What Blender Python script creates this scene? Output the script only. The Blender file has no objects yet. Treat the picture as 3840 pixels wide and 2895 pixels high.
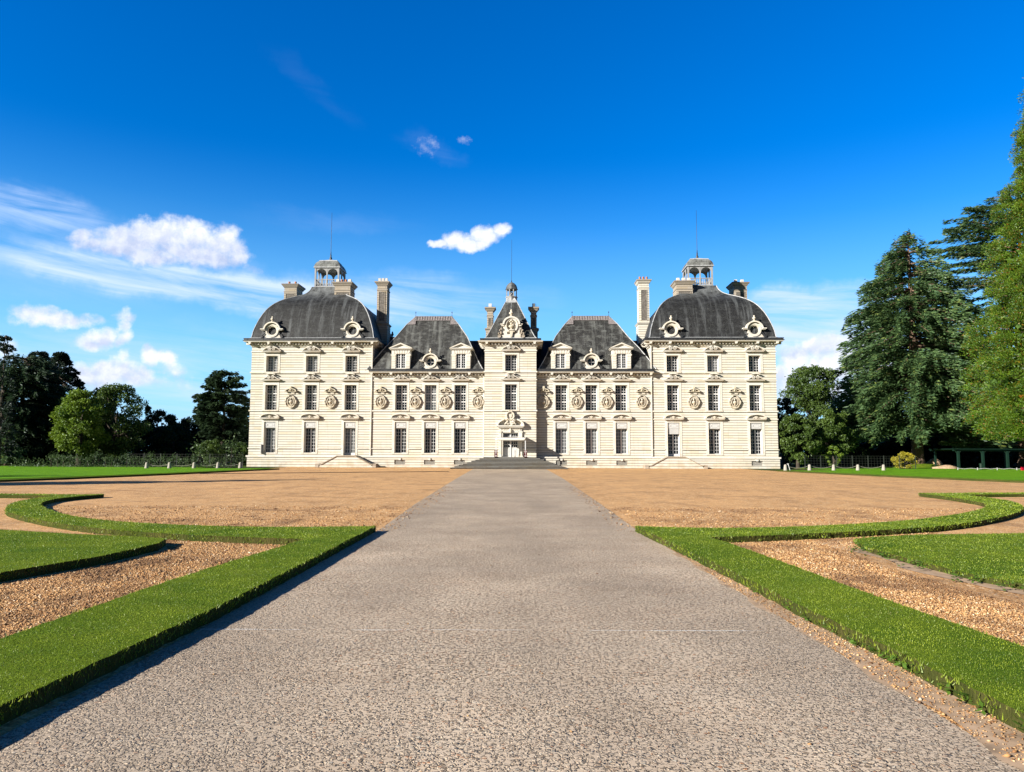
import bpy, math, random
import numpy as np
from mathutils import Vector, Matrix
R = math.radians
scene = bpy.context.scene
col = scene.collection
random.seed(7)
rng = np.random.default_rng(7)

# ------------------------------------------------------------------ camera, sky, sun, exposure
F_PX, HOR, EYE = 2773.0, 1700.0, 1.5
PITCH = math.atan((HOR - 1447.5) / F_PX)
ROLL = R(0.2)
cd = bpy.data.cameras.new("camera"); cam = bpy.data.objects.new("camera", cd); col.objects.link(cam)
cd.sensor_width = 36.0; cd.lens = F_PX / 3840 * 36.0; cd.clip_end = 5000; cd.clip_start = 0.1
cam.matrix_world = Matrix.Translation((0, 0, EYE)) @ Matrix.Rotation(R(90) + PITCH, 4, 'X') @ Matrix.Rotation(ROLL, 4, 'Z')
scene.camera = cam

SUN_AZ, SUN_EL = R(57), R(21)          # azimuth measured from behind the camera towards its left
sd = Vector((-math.sin(SUN_AZ) * math.cos(SUN_EL), -math.cos(SUN_AZ) * math.cos(SUN_EL), math.sin(SUN_EL)))
sl = bpy.data.lights.new("sun", 'SUN'); sun = bpy.data.objects.new("sun", sl); col.objects.link(sun)
sl.energy = 5.0; sl.angle = R(0.5); sl.color = (1.0, 0.94, 0.84)
sun.rotation_euler = sd.to_track_quat('Z', 'Y').to_euler()
scene.view_settings.view_transform = 'Standard'; scene.view_settings.look = 'None'
scene.view_settings.exposure = 1.25; scene.view_settings.gamma = 1
try:
    scene.render.engine = 'CYCLES'; scene.cycles.max_bounces = 5; scene.cycles.transparent_max_bounces = 4
except Exception: pass

world = bpy.data.worlds.new("World"); scene.world = world; world.use_nodes = True
nt = world.node_tree; nt.nodes.clear(); N = nt.nodes; L = nt.links
class G:
    """small helper to write node maths"""
    def __init__(s, nt): s.nt = nt
    def n(s, t, **kw):
        nd = s.nt.nodes.new(t)
        for k, v in kw.items(): setattr(nd, k, v)
        return nd
    def put(s, sock, v):
        if v is None: return
        if hasattr(v, 'is_output'): s.nt.links.new(v, sock)
        else:
            try: sock.default_value = v
            except Exception: sock.default_value = (v[0], v[1], v[2], 1)
    def m(s, op, a, b=None, c=None, clamp=False):
        nd = s.n('ShaderNodeMath', operation=op, use_clamp=clamp)
        for i, v in enumerate((a, b, c)): s.put(nd.inputs[i], v)
        return nd.outputs[0]
    def mix(s, f, a, b, mode='MIX'):
        nd = s.n('ShaderNodeMix', data_type='RGBA', blend_type=mode)
        s.put(nd.inputs[0], f); s.put(nd.inputs[6], a if hasattr(a, 'is_output') else (*a[:3], 1)); s.put(nd.inputs[7], b if hasattr(b, 'is_output') else (*b[:3], 1))
        return nd.outputs[2]
    def noise(s, vec, scale, detail=4, rough=0.55, dist=0.0, out=0):
        nd = s.n('ShaderNodeTexNoise'); s.put(nd.inputs['Vector'], vec)
        nd.inputs['Scale'].default_value = scale; nd.inputs['Detail'].default_value = detail
        nd.inputs['Roughness'].default_value = rough; nd.inputs['Distortion'].default_value = dist
        return nd.outputs[out]
    def ramp(s, f, stops):
        nd = s.n('ShaderNodeValToRGB'); s.put(nd.inputs[0], f); e = nd.color_ramp.elements
        while len(e) < len(stops): e.new(0.5)
        for i, (p, c) in enumerate(stops):
            e[i].position = p; e[i].color = (*c, 1) if len(c) == 3 else c
        return nd.outputs[0]
    def map(s, v, a, b, c=0.0, d=1.0, smooth=False):
        nd = s.n('ShaderNodeMapRange', interpolation_type='SMOOTHSTEP' if smooth else 'LINEAR', clamp=True)
        for i, q in enumerate((v, a, b, c, d)): s.put(nd.inputs[i], q)
        return nd.outputs[0]
    def comb(s, x, y, z):
        nd = s.n('ShaderNodeCombineXYZ')
        for i, q in enumerate((x, y, z)): s.put(nd.inputs[i], q)
        return nd.outputs[0]
    def sep(s, v):
        nd = s.n('ShaderNodeSeparateXYZ'); s.put(nd.inputs[0], v); return nd.outputs
    def scale(s, v, xyz):
        nd = s.n('ShaderNodeVectorMath', operation='MULTIPLY'); s.put(nd.inputs[0], v); nd.inputs[1].default_value = xyz
        return nd.outputs[0]
g = G(nt)
sky = g.n('ShaderNodeTexSky', sky_type='NISHITA'); sky.sun_disc = False
sky.sun_elevation = SUN_EL; sky.sun_rotation = math.atan2(sd.x, sd.y)
sky.altitude = 100; sky.air_density = 1.0; sky.dust_density = 0.4; sky.ozone_density = 3.0
hs = g.n('ShaderNodeHueSaturation'); L.new(sky.outputs[0], hs.inputs['Color'])
hs.inputs['Saturation'].default_value = 1.5; hs.inputs['Value'].default_value = 1.12; hs.inputs['Hue'].default_value = 0.516
tc = g.n('ShaderNodeTexCoord'); X, Y, Z = g.sep(tc.outputs['Generated'])
az = g.m('ARCTAN2', X, Y); el = g.m('ARCSINE', Z)
def azel(px, py):
    dx, dy = px - 1920, py - 1447.5
    dx, dy = dx * math.cos(ROLL) + dy * math.sin(ROLL), -dx * math.sin(ROLL) + dy * math.cos(ROLL)
    x, z = dx / F_PX, -dy / F_PX
    v = Vector((x, math.cos(PITCH) - z * math.sin(PITCH), math.sin(PITCH) + z * math.cos(PITCH))).normalized()
    return math.atan2(v.x, v.y), math.asin(v.z)
uv = g.comb(az, el, 0.0)
wob = g.noise(uv, 14, 5, 0.6, 0, 1); wr = g.sep(wob)
fine = g.noise(uv, 55, 6, 0.62)
uw = g.m('ADD', az, g.m('MULTIPLY', g.m('SUBTRACT', wr[0], 0.5), 0.045))
vw = g.m('ADD', el, g.m('MULTIPLY', g.m('SUBTRACT', wr[1], 0.5), 0.035))
def blob(px, py, rx, ry, w=1.0, rot=0.0, u=uw, v=vw):
    a, e = azel(px, py)
    du = g.m('SUBTRACT', u, a); dv = g.m('SUBTRACT', v, e)
    c, s_ = math.cos(rot), math.sin(rot)
    p = g.m('ADD', g.m('MULTIPLY', du, c), g.m('MULTIPLY', dv, s_)); q = g.m('SUBTRACT', g.m('MULTIPLY', dv, c), g.m('MULTIPLY', du, s_))
    p = g.m('MULTIPLY', p, F_PX / rx); q = g.m('MULTIPLY', q, F_PX / ry)
    return g.m('MULTIPLY', g.m('SUBTRACT', 1.0, g.m('ADD', g.m('MULTIPLY', p, p), g.m('MULTIPLY', q, q)), clamp=True), w)
cum = None
for b in [(500, 905, 150, 62), (560, 880, 90, 60), (640, 885, 130, 70), (735, 880, 95, 62), (830, 905, 95, 72), (880, 940, 60, 55), (690, 935, 230, 58), (570, 960, 110, 40), (790, 955, 130, 46), (420, 925, 110, 42), (345, 915, 70, 30), (300, 885, 48, 30), (275, 865, 26, 16, .8), (950, 1000, 60, 26, .5),
          (1735, 900, 95, 36), (1700, 888, 55, 34), (1820, 888, 70, 44), (1875, 870, 42, 30), (1775, 918, 90, 28), (1650, 905, 50, 18), (1600, 548, 70, 50, .46), (1745, 525, 34, 24, .40),
          (150, 1180, 80, 42), (220, 1195, 90, 34), (310, 1198, 85, 28, .8), (75, 1200, 40, 22, .6), (200, 1225, 50, 20, .5), (350, 1292, 70, 34), (385, 1272, 60, 42), (455, 1190, 38, 36, .75), (448, 1225, 22, 40, .8), (462, 1280, 30, 40, .8), (30, 1315, 50, 60, .7), (60, 1340, 60, 50, .5),
          (330, 1420, 130, 50), (410, 1400, 90, 44), (470, 1415, 110, 44), (475, 1365, 26, 44, .8), (440, 1375, 40, 34, .7), (550, 1435, 90, 30, .8), (575, 1350, 44, 40), (625, 1350, 44, 34), (640, 1385, 60, 40, .7), (690, 1425, 40, 40, .5), (150, 1420, 140, 50, .7),
          (3000, 1340, 90, 70), (3060, 1295, 70, 50), (3130, 1290, 110, 56), (3200, 1320, 110, 80), (3080, 1370, 170, 80), (2950, 1400, 90, 60), (3250, 1330, 140, 100), (3090, 1440, 260, 80, .8)]:
    b = list(b); b[2] *= 1.22; b[3] *= 1.25
    o = blob(*b); cum = o if cum is None else g.m('MAXIMUM', cum, o)
dens = g.map(g.m('ADD', cum, g.m('MULTIPLY', g.m('SUBTRACT', fine, 0.5), 1.15)), 0.28, 1.02, 0, 0.97, True)
dens = g.m('MULTIPLY', dens, g.map(cum, 0.02, 0.22, 0, 1, True))
# thin veils, stretched along the wind
sv = g.noise(g.comb(g.m('MULTIPLY', az, 4.0), g.m('MULTIPLY', g.m('ADD', el, g.m('MULTIPLY', az, 0.10)), 40.0), 3.3), 1.0, 6, 0.62, .6)
cir = None
for b in [(100, 790, 460, 100, 1.0, -.14), (700, 1065, 900, 90, 1.3, -.07), (1500, 1130, 700, 120, 1.0), (250, 1060, 500, 120, .5), (3050, 1150, 560, 95, 1.5, .04), (2950, 1250, 560, 80, 1.2), (1250, 830, 420, 60, .30, .05), (3000, 1450, 900, 260, 1.0), (700, 1450, 1500, 260, .9), (900, 990, 200, 60, .45, -.35), (1630, 560, 170, 60, .30, -.3), (1180, 320, 260, 60, .14, -.5)]:
    o = blob(*b, u=g.m('ADD', az, g.m('MULTIPLY', g.m('SUBTRACT', wr[0], .5), .10)), v=g.m('ADD', el, g.m('MULTIPLY', g.m('SUBTRACT', wr[2], .5), .05))); o = g.m('MULTIPLY', o, o); cir = o if cir is None else g.m('ADD', cir, o)
veil = g.m('MULTIPLY', g.m('MINIMUM', cir, 1.0), g.map(sv, 0.32, 0.66, 0.04, 0.95))
# flat greyish bases under each cloud bank
def ez(py): return azel(1000, py)[1]
lo_, hi_ = ez(1480), ez(820)
rp = lambda py: (ez(py) - lo_) / (hi_ - lo_)
base_shade = g.ramp(g.map(g.m('ADD', el, g.m('MULTIPLY', g.m('SUBTRACT', wr[1], .5), .02)), lo_, hi_), [(0, (.15,) * 3), (rp(1420), (.45,) * 3), (rp(1360), (1,) * 3), (rp(1325), (.25,) * 3), (rp(1275), (1,) * 3), (rp(1228), (.3,) * 3), (rp(1185), (1,) * 3), (rp(985), (0,) * 3), (rp(935), (.40,) * 3), (rp(890), (1,) * 3)])
rel = g.m('SUBTRACT', g.noise(uv, 42, 6, 0.6), g.noise(g.comb(g.m('SUBTRACT', az, 0.005), g.m('ADD', el, 0.007), 0.0), 42, 6, 0.6))
shade = g.m('ADD', g.m('MULTIPLY', g.map(rel, -0.12, 0.12), 0.45), g.m('MULTIPLY', base_shade, 0.62), None, True)
SKYV = 0.08
cc = g.mix(shade, (3.0, 3.5, 4.9), (6.0, 6.05, 6.2))
low = g.mix(g.map(el, -0.04, 0.40, 0.95, 0.0, True), hs.outputs[0], (1.55, 4.15, 6.3))
base = g.mix(veil, low, (3.9, 4.8, 6.5))
out = g.mix(dens, base, cc)
out = g.mix(g.map(Y, -0.25, 0.2, 0.62, 0.0), out, (0, 0, 0))  # sky behind the viewer dimmed by hand so shadows come out deeper
out = g.mix(g.map(el, 0.60, 0.9, 0.0, 0.80), out, (0, 0, 0))   # overhead sky darkened too, also to deepen the shadows
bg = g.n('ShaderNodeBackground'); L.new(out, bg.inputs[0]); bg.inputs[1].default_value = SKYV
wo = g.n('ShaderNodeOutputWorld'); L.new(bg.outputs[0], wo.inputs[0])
try: world.cycles.sampling_method = 'MANUAL'; world.cycles.sample_map_resolution = 512
except Exception: pass

# ------------------------------------------------------------------ materials
def mat(name):
    m = bpy.data.materials.new(name); m.use_nodes = True; t = m.node_tree
    return m, G(t), t.nodes['Principled BSDF'], t
def bump(gg, p, h, strength=0.5, dist=0.02):
    b = gg.n('ShaderNodeBump'); b.inputs['Strength'].default_value = strength; b.inputs['Distance'].default_value = dist
    gg.put(b.inputs['Height'], h); gg.nt.links.new(b.outputs[0], p.inputs['Normal'])
def oc(gg): return gg.n('ShaderNodeTexCoord').outputs['Object']
def wp(gg): return gg.n('ShaderNodeNewGeometry').outputs['Position']
def simple(name, c, rough=0.7, var=0.12, scale=3.0, spec=0.3, metal=0.0):
    m, gg, p, t = mat(name)
    n = gg.noise(oc(gg), scale, 5)
    gg.put(p.inputs['Base Color'], gg.mix(gg.map(n, .3, .7), tuple(x * (1 - var) for x in c), tuple(min(1, x * (1 + var)) for x in c)))
    p.inputs['Roughness'].default_value = rough; p.inputs['Specular IOR Level'].default_value = spec; p.inputs['Metallic'].default_value = metal
    return m
def stone_mat(name, base, joints=True, pitch=0.262, off=0.0, dark=0.25, stain=0.5):
    m, gg, p, t = mat(name); v = oc(gg); x, y, z = gg.sep(v)
    br = gg.n('ShaderNodeTexBrick'); gg.put(br.inputs['Vector'], gg.comb(gg.m('ADD', x, y), gg.m('ADD', z, off), 0.0))
    br.inputs['Scale'].default_value = 1; br.inputs['Mortar Size'].default_value = 0; br.inputs['Brick Width'].default_value = 0.9; br.inputs['Row Height'].default_value = pitch
    br.inputs['Color1'].default_value = (0, 0, 0, 1); br.inputs['Color2'].default_value = (1, 1, 1, 1); br.inputs['Bias'].default_value = 0
    c = gg.mix(gg.m('POWER', br.outputs[0], 3.0), base, tuple(a * b for a, b in zip(base, (0.965, 0.91, 0.79))))
    n1 = gg.noise(gg.scale(v, (1, 1, 2.2)), 0.55, 6, 0.65); n2 = gg.noise(v, 7, 5)
    c = gg.mix(gg.map(n1, .55, .8, 0, stain), c, tuple(a * b for a, b in zip(base, (0.88, 0.78, 0.60))))
    c = gg.mix(gg.map(n2, .35, .75, 0, .22), c, tuple(a * .7 for a in base))
    st = gg.noise(gg.scale(v, (3.5, 3.5, .25)), 1.2, 4, .6)
    c = gg.mix(gg.map(st, .56, .78, 0, .42), c, tuple(a * b for a, b in zip(base, (0.62, 0.52, 0.40))))
    # splash zone of weathered darker blocks near the ground
    c = gg.mix(gg.m('MULTIPLY', gg.map(z, 1.15, .1), gg.map(gg.noise(v, 1.6, 5), .4, .65, 0, .55)), c, tuple(a * b for a, b in zip(base, (0.66, 0.52, 0.38))))
    if joints:
        f = gg.m('FRACT', gg.m('DIVIDE', gg.m('ADD', z, off), pitch))
        d = gg.m('ABSOLUTE', gg.m('SUBTRACT', f, 0.5))
        jn = gg.map(d, 0.415, 0.44)
        c = gg.mix(gg.m('MULTIPLY', jn, 1 - dark), c, (0.03, 0.025, 0.022))
        bump(gg, p, gg.m('SUBTRACT', gg.m('MULTIPLY', n2, .15), jn), 0.8, 0.03)
    else: bump(gg, p, n2, 0.4, 0.02)
    gg.put(p.inputs['Base Color'], c); p.inputs['Roughness'].default_value = 0.85; p.inputs['Specular IOR Level'].default_value = 0.2
    return m
def slate_mat(name, base, light, streak=0.6, tile=(0.22, 0.13)):
    m, gg, p, t = mat(name); v = oc(gg); x, y, z = gg.sep(v)
    nx, ny, nz = gg.sep(gg.n('ShaderNodeNewGeometry').outputs['Normal']); fy = gg.m('GREATER_THAN', gg.m('ABSOLUTE', ny), gg.m('ABSOLUTE', nx))
    h = gg.m('ADD', gg.m('MULTIPLY', x, fy), gg.m('MULTIPLY', y, gg.m('SUBTRACT', 1.0, fy)))
    br = gg.n('ShaderNodeTexBrick'); gg.put(br.inputs['Vector'], gg.comb(h, z, 0.0))
    br.inputs['Scale'].default_value = 1; br.inputs['Mortar Size'].default_value = 0.012; br.inputs['Brick Width'].default_value = tile[0]; br.inputs['Row Height'].default_value = tile[1]
    br.inputs['Color1'].default_value = (*[a * .7 for a in base], 1); br.inputs['Color2'].default_value = (*[a * 1.45 for a in base], 1); br.inputs['Mortar'].default_value = (*[a * .35 for a in base], 1)
    s1 = gg.noise(gg.scale(gg.comb(h, z, 0.0), (1.1, .10, 1)), 1.5, 6, .7)
    s2 = gg.noise(v, 1.1, 6, .7); s3 = gg.noise(v, 6, 5, .7)
    c = gg.mix(gg.map(s1, .50, .68, 0, streak), br.outputs[0], light)
    c = gg.mix(gg.map(s2, .5, .75, 0, .55), c, tuple(a * .45 for a in base))
    s4 = gg.noise(gg.scale(gg.comb(h, z, 0.0), (.7, 1.6, 1)), 1.5, 5, .7)
    c = gg.mix(gg.map(s4, .50, .66, 0, .55 if tile[0] > .25 else .2), c, light)
    c = gg.mix(gg.m('MULTIPLY', gg.map(z, 18.0, 19.6, 0, .8), gg.map(s2, .38, .6)), c, tuple(a * 1.5 for a in light))
    c = gg.mix(gg.map(s3, .54, .74, 0, .4), c, tuple(a * b for a, b in zip(light, (1.1, 1.06, .85))))
    gg.put(p.inputs['Base Color'], c); p.inputs['Roughness'].default_value = 0.6; p.inputs['Specular IOR Level'].default_value = 0.35
    bump(gg, p, gg.m('ADD', br.outputs[1], gg.m('MULTIPLY', s3, -.6)), 0.5, 0.02)
    return m
CREAM = (0.53, 0.508, 0.448)
M = {}
M['wall'] = stone_mat('ashlar_stone', CREAM)
M['plain'] = stone_mat('dressed_stone', (0.555, 0.535, 0.485), joints=False)
M['carved'] = stone_mat('carved_stone', (0.49, 0.455, 0.385), joints=False, stain=0.6)
M['chim'] = stone_mat('weathered_stone', (0.34, 0.30, 0.25), joints=True, dark=.55, stain=.9)
M['chimpanel'] = simple('sooty_brick', (0.12, 0.108, 0.095), .9, .5, 6)
M['slate'] = slate_mat('slate_roof', (0.012, 0.0125, 0.0135), (0.105, 0.113, 0.118), .85)
M['slate_pale'] = slate_mat('lichened_slate_roof', (0.021, 0.021, 0.021), (0.155, 0.162, 0.155), .75, (.34, .14))
M['lead'] = simple('lead_flashing', (0.34, 0.35, 0.36), .5, .35, 4, .5)
M['zinc'] = simple('dark_zinc_gutter', (0.022, 0.023, 0.025), .5, .6, 5, .5)
M['leadcap'] = simple('weathered_lead_cap', (0.17, 0.15, 0.15), .6, .45, 7, .4)
M['lantern'] = simple('painted_lantern_wood', (0.25, 0.25, 0.25), .6, .2, 3)
M['white'] = simple('white_window_paint', (0.50, 0.50, 0.50), .45, .05, 5)
M['panel'] = simple('grey_painted_panel', (0.44, 0.44, 0.43), .6, .08, 9)
M['iron'] = simple('black_iron', (0.03, 0.03, 0.032), .5, .2, 9)
M['pot'] = simple('terracotta_pot', (0.30, 0.13, 0.07), .8, .4, 5)
M['pot_pale'] = simple('pale_flue_pot', (0.48, 0.45, 0.40), .8, .25, 5)
M['step'] = stone_mat('grey_tread_stone', (0.25, 0.24, 0.22), joints=False, stain=.5)
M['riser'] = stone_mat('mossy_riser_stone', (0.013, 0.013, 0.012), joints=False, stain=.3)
M['fabric'] = simple('white_canvas', (0.56, 0.53, 0.47), .8, .06, 4)
M['sign'] = simple('dark_red_sign', (0.06, 0.006, 0.01), .5, .1, 4)
M['signink'] = simple('sign_lettering_white', (0.7, 0.68, 0.66), .6, .03, 4)
M['green'] = simple('green_painted_timber', (0.005, 0.020, 0.013), .5, .2, 4)
M['bark'] = simple('tree_bark', (0.13, 0.085, 0.06), .95, .45, 5)
M['bark_dark'] = simple('dark_bark', (0.05, 0.04, 0.03), .95, .4, 3)
M['bollard'] = simple('bollard_stone', (0.30, 0.275, 0.235), .9, .15, 9)
M['rope'] = simple('pale_rope', (0.35, 0.32, 0.26), .9, .1, 9)
M['wire'] = simple('fence_wire', (0.025, 0.03, 0.025), .6, .1, 9)
M['red'] = simple('red_plastic', (0.5, 0.01, 0.03), .5, .1, 4)
def glass(name, c, spec=.5):
    m, gg, p, t = mat(name); n = gg.noise(oc(gg), 3.0, 3)
    gg.put(p.inputs['Base Color'], gg.mix(gg.map(n, .35, .65), tuple(a * .5 for a in c), c))
    p.inputs['Roughness'].default_value = .06; p.inputs['Specular IOR Level'].default_value = spec
    bump(gg, p, gg.noise(oc(gg), 1.7, 2), .12, .02)
    return m
M['glass'] = glass('dark_window_glass', (0.006, 0.007, 0.010), .35)
M['curtain'] = glass('glass_over_white_curtain', (0.13, 0.135, 0.14), .5)

def leaf_mat(name, a, b, c=None, trans=0.35, nscale=.5, rw=.5):
    m, gg, p, t = mat(name)
    geo = gg.n('ShaderNodeNewGeometry'); r = geo.outputs['Random Per Island']
    n = gg.noise(geo.outputs['Position'], nscale, 4, .6)
    k = gg.m('ADD', gg.m('MULTIPLY', r, rw), gg.m('MULTIPLY', gg.map(n, .36, .64), 1.05 - rw))
    cl = gg.mix(k, a, b)
    if c: cl = gg.mix(gg.m('MULTIPLY', gg.map(r, .80, .9), gg.map(gg.noise(geo.outputs['Position'], nscale * 1.7, 3), .45, .6, .1, .9)), cl, c)
    df = gg.n('ShaderNodeBsdfDiffuse'); tr = gg.n('ShaderNodeBsdfTranslucent'); gl = gg.n('ShaderNodeBsdfGlossy'); gl.inputs['Roughness'].default_value = .5
    gg.put(df.inputs[0], cl); gg.put(tr.inputs[0], cl); gl.inputs[0].default_value = (.6, .65, .7, 1)
    mx = gg.n('ShaderNodeMixShader'); mx.inputs[0].default_value = trans
    t.links.new(df.outputs[0], mx.inputs[1]); t.links.new(tr.outputs[0], mx.inputs[2])
    m2 = gg.n('ShaderNodeMixShader'); m2.inputs[0].default_value = .035
    t.links.new(mx.outputs[0], m2.inputs[1]); t.links.new(gl.outputs[0], m2.inputs[2])
    t.links.new(m2.outputs[0], t.nodes['Material Output'].inputs[0]); t.nodes.remove(p)
    return m
M['cedar'] = leaf_mat('blue_green_cedar_needles', (0.020, 0.054, 0.020), (0.12, 0.205, 0.075), (0.19, 0.23, 0.05))
M['cedar_dark'] = leaf_mat('dark_cedar_needles', (0.012, 0.028, 0.014), (0.05, 0.085, 0.035))  # dark conifer green; shade from trees out of view is mixed in
M['pine'] = leaf_mat('dark_pine_needles', (0.008, 0.017, 0.010), (0.028, 0.044, 0.026))  # near-black needles: conifer green plus shade put into the colour
M['sequoia'] = leaf_mat('sequoia_foliage', (0.016, 0.055, 0.006), (0.145, 0.25, 0.016), (0.28, 0.10, 0.012), nscale=.8, rw=.25)
M['bright'] = leaf_mat('bright_broad_leaves', (0.05, 0.11, 0.010), (0.18, 0.26, 0.022))  # lighter, yellower leaf green
M['mid'] = leaf_mat('green_broad_leaves', (0.026, 0.06, 0.012), (0.10, 0.155, 0.024))
M['darkleaf'] = leaf_mat('dark_broad_leaves', (0.012, 0.028, 0.008), (0.045, 0.075, 0.018))  # leaf green darkened to stand in for shade from unseen trees
M['yellow'] = leaf_mat('yellow_shrub_leaves', (0.22, 0.20, 0.02), (0.50, 0.42, 0.03))
M['sapling'] = leaf_mat('sapling_leaves', (0.03, 0.06, 0.02), (0.10, 0.15, 0.05))
M['blade'] = leaf_mat('grass_blades', (0.070, 0.135, 0.008), (0.29, 0.36, 0.024), (0.24, 0.22, 0.06), .35, 2.2, .35)
M['weed'] = leaf_mat('weed_leaves', (0.05, 0.11, 0.012), (0.12, 0.22, 0.03))

# ground materials
def aggregate():
    m, gg, p, t = mat('exposed_aggregate_path'); v = wp(gg)
    wv = gg.n('ShaderNodeVectorMath', operation='ADD'); gg.put(wv.inputs[0], v)
    gg.put(wv.inputs[1], gg.scale(gg.noise(v, 40, 3, .5, 0, 1), (.02, .02, .0)))
    vo = gg.n('ShaderNodeTexVoronoi', feature='F1'); gg.put(vo.inputs['Vector'], wv.outputs[0]); vo.inputs['Scale'].default_value = 44
    ve = gg.n('ShaderNodeTexVoronoi', feature='DISTANCE_TO_EDGE'); gg.put(ve.inputs['Vector'], wv.outputs[0]); ve.inputs['Scale'].default_value = 44
    cr, cg, cb = gg.sep(vo.outputs['Color'])
    stone = gg.ramp(cr, [(0.0, (.10, .075, .05)), (.14, (.24, .16, .10)), (.30, (.33, .25, .18)), (.52, (.46, .37, .27)), (.70, (.56, .46, .34)), (.84, (.36, .14, .05)), (.88, (.66, .60, .48)), (1.0, (.10, .08, .07))])
    big = gg.map(gg.noise(v, .9, 5, .6), .35, .68)
    cement = gg.mix(big, (.51, .395, .285), (.645, .515, .380))
    exposed = gg.map(gg.m('ADD', cb, gg.m('ADD', gg.m('MULTIPLY', gg.noise(v, 3.5, 4), .7), gg.m('MULTIPLY', gg.noise(gg.scale(v, (.5, .5, 1)), .9, 4, .6), .5))), .72, .98)
    inst = gg.m('MULTIPLY', gg.map(ve.outputs[0], .10, .20), exposed)
    c = gg.mix(inst, cement, stone)
    pit = gg.m('MULTIPLY', gg.map(ve.outputs[0], .11, .03), gg.map(gg.m('ADD', gg.noise(v, 34, 3), gg.m('MULTIPLY', gg.noise(gg.scale(v, (.6, .6, 1)), 1.1, 5, .6), .25)), .60, .68))
    c = gg.mix(gg.m('MULTIPLY', pit, .75), c, (.03, .022, .016))
    x, y, z = gg.sep(v)
    lane = gg.map(gg.noise(gg.scale(v, (.45, .13, 1)), 1.0, 4, .6), .40, .62, 0, .55)
    c = gg.mix(lane, c, (.30, .24, .18))
    band = gg.map(gg.noise(gg.scale(v, (.12, 1.6, 1)), 1.0, 3), .45, .65, 0, .22)
    c = gg.mix(band, c, (.44, .37, .29))
    # pale worn joint across the slab
    jl = gg.map(gg.m('ABSOLUTE', gg.m('SUBTRACT', y, gg.m('ADD', 6.42, gg.m('MULTIPLY', gg.noise(v, .7, 2), .10)))), .012, .007)
    jl = gg.m('MULTIPLY', jl, gg.map(gg.noise(gg.scale(v, (1, 0, 0)), 1.0, 3), .46, .54))
    c = gg.mix(gg.m('MULTIPLY', jl, .8), c, (.75, .74, .70))
    gg.put(p.inputs['Base Color'], c); p.inputs['Roughness'].default_value = .85; p.inputs['Specular IOR Level'].default_value = .2
    bump(gg, p, gg.m('SUBTRACT', gg.m('MULTIPLY', inst, gg.map(cg, 0, 1, .3, 1)), gg.m('MULTIPLY', pit, 1.6)), 1.0, .007)
    return m
def gravel_mat(name, sc, tint=(1, 1, 1)):
    m, gg, p, t = mat(name); v = wp(gg)
    vo = gg.n('ShaderNodeTexVoronoi', feature='F1'); gg.put(vo.inputs['Vector'], v); vo.inputs['Scale'].default_value = sc
    cr, cg, cb = gg.sep(vo.outputs['Color'])
    T = lambda c: tuple(a * b for a, b in zip(c, tint))
    c = gg.ramp(cr, [(0, T((.20, .09, .03))), (.2, T((.46, .235, .085))), (.45, T((.60, .325, .125))), (.7, T((.68, .40, .175))), (.9, T((.76, .50, .26))), (1, T((.84, .68, .48)))])
    gap = gg.map(vo.outputs['Distance'], .55, .85, 0, .55)
    c = gg.mix(gap, c, (.045, .026, .015))
    c = gg.mix(gg.map(gg.noise(v, 11, 4, .75), .42, .62, 0, .5), c, T((.27, .14, .055)))
    c = gg.mix(gg.map(gg.noise(gg.scale(v, (1.3, .5, 1)), 4.0, 4, .75), .52, .66, 0, .5), c, T((.78, .56, .32)))
    c = gg.mix(gg.map(gg.noise(gg.scale(v, (1, .4, 1)), .5, 6, .7), .40, .72, 0, .6), c, T((.72, .42, .185)))
    c = gg.mix(gg.map(gg.noise(v, 1.6, 5, .7), .5, .75, 0, .25), c, T((.24, .13, .06)))
    c = gg.mix(gg.map(gg.noise(gg.scale(v, (1.2, .7, 1)), .9, 4, .65), .50, .66, 0, .40), c, (.16, .085, .045))
    # raked wheel lines
    x, y, z = gg.sep(v)
    rd = gg.m('ABSOLUTE', gg.m('SUBTRACT', gg.m('FRACT', gg.m('ADD', gg.m('MULTIPLY', gg.m('ADD', gg.m('MULTIPLY', x, .35), y), .16), gg.m('MULTIPLY', gg.noise(v, .05, 2), 1.6))), .5))
    c = gg.mix(gg.m('MULTIPLY', gg.map(rd, .035, .012), gg.map(gg.noise(v, .35, 3), .42, .6, 0, .5)), c, (.14, .075, .04))
    w = gg.m('SINE', gg.m('MULTIPLY', gg.m('ADD', gg.m('MULTIPLY', x, .9), gg.m('MULTIPLY', gg.noise(v, .25, 2), 3.0)), 6.0))
    bump(gg, p, gg.m('ADD', gg.m('SUBTRACT', 1.0, vo.outputs['Distance']), gg.m('MULTIPLY', gg.noise(v, 1.3, 5, .7), .8)), .6, .010)
    gg.put(p.inputs['Base Color'], c); p.inputs['Roughness'].default_value = .9; p.inputs['Specular IOR Level'].default_value = .15
    return m
def turf_mat(name, a, b, k=1.0):
    m, gg, p, t = mat(name); v = wp(gg)
    n1 = gg.noise(v, .7, 6, .65); n2 = gg.noise(gg.scale(v, (1, 1, .3)), 38, 4, .7)
    c = gg.mix(gg.map(n1, .35, .65), a, b); c = gg.mix(gg.map(n2, .35, .7, 0, .6), c, tuple(q * .45 for q in a))
    bump(gg, p, n2, 1.0, .03)
    gg.put(p.inputs['Base Color'], c); p.inputs['Roughness'].default_value = .95; p.inputs['Specular IOR Level'].default_value = .05
    return m
M['path'] = aggregate()
M['gravel'] = gravel_mat('orange_gravel', 42)
M['pebble'] = None
M['turf'] = turf_mat('turf', (.07, .135, .008), (.16, .22, .016))
M['turf_edge'] = turf_mat('cut_turf_edge', (.035, .055, .010), (.085, .070, .025))
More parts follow.
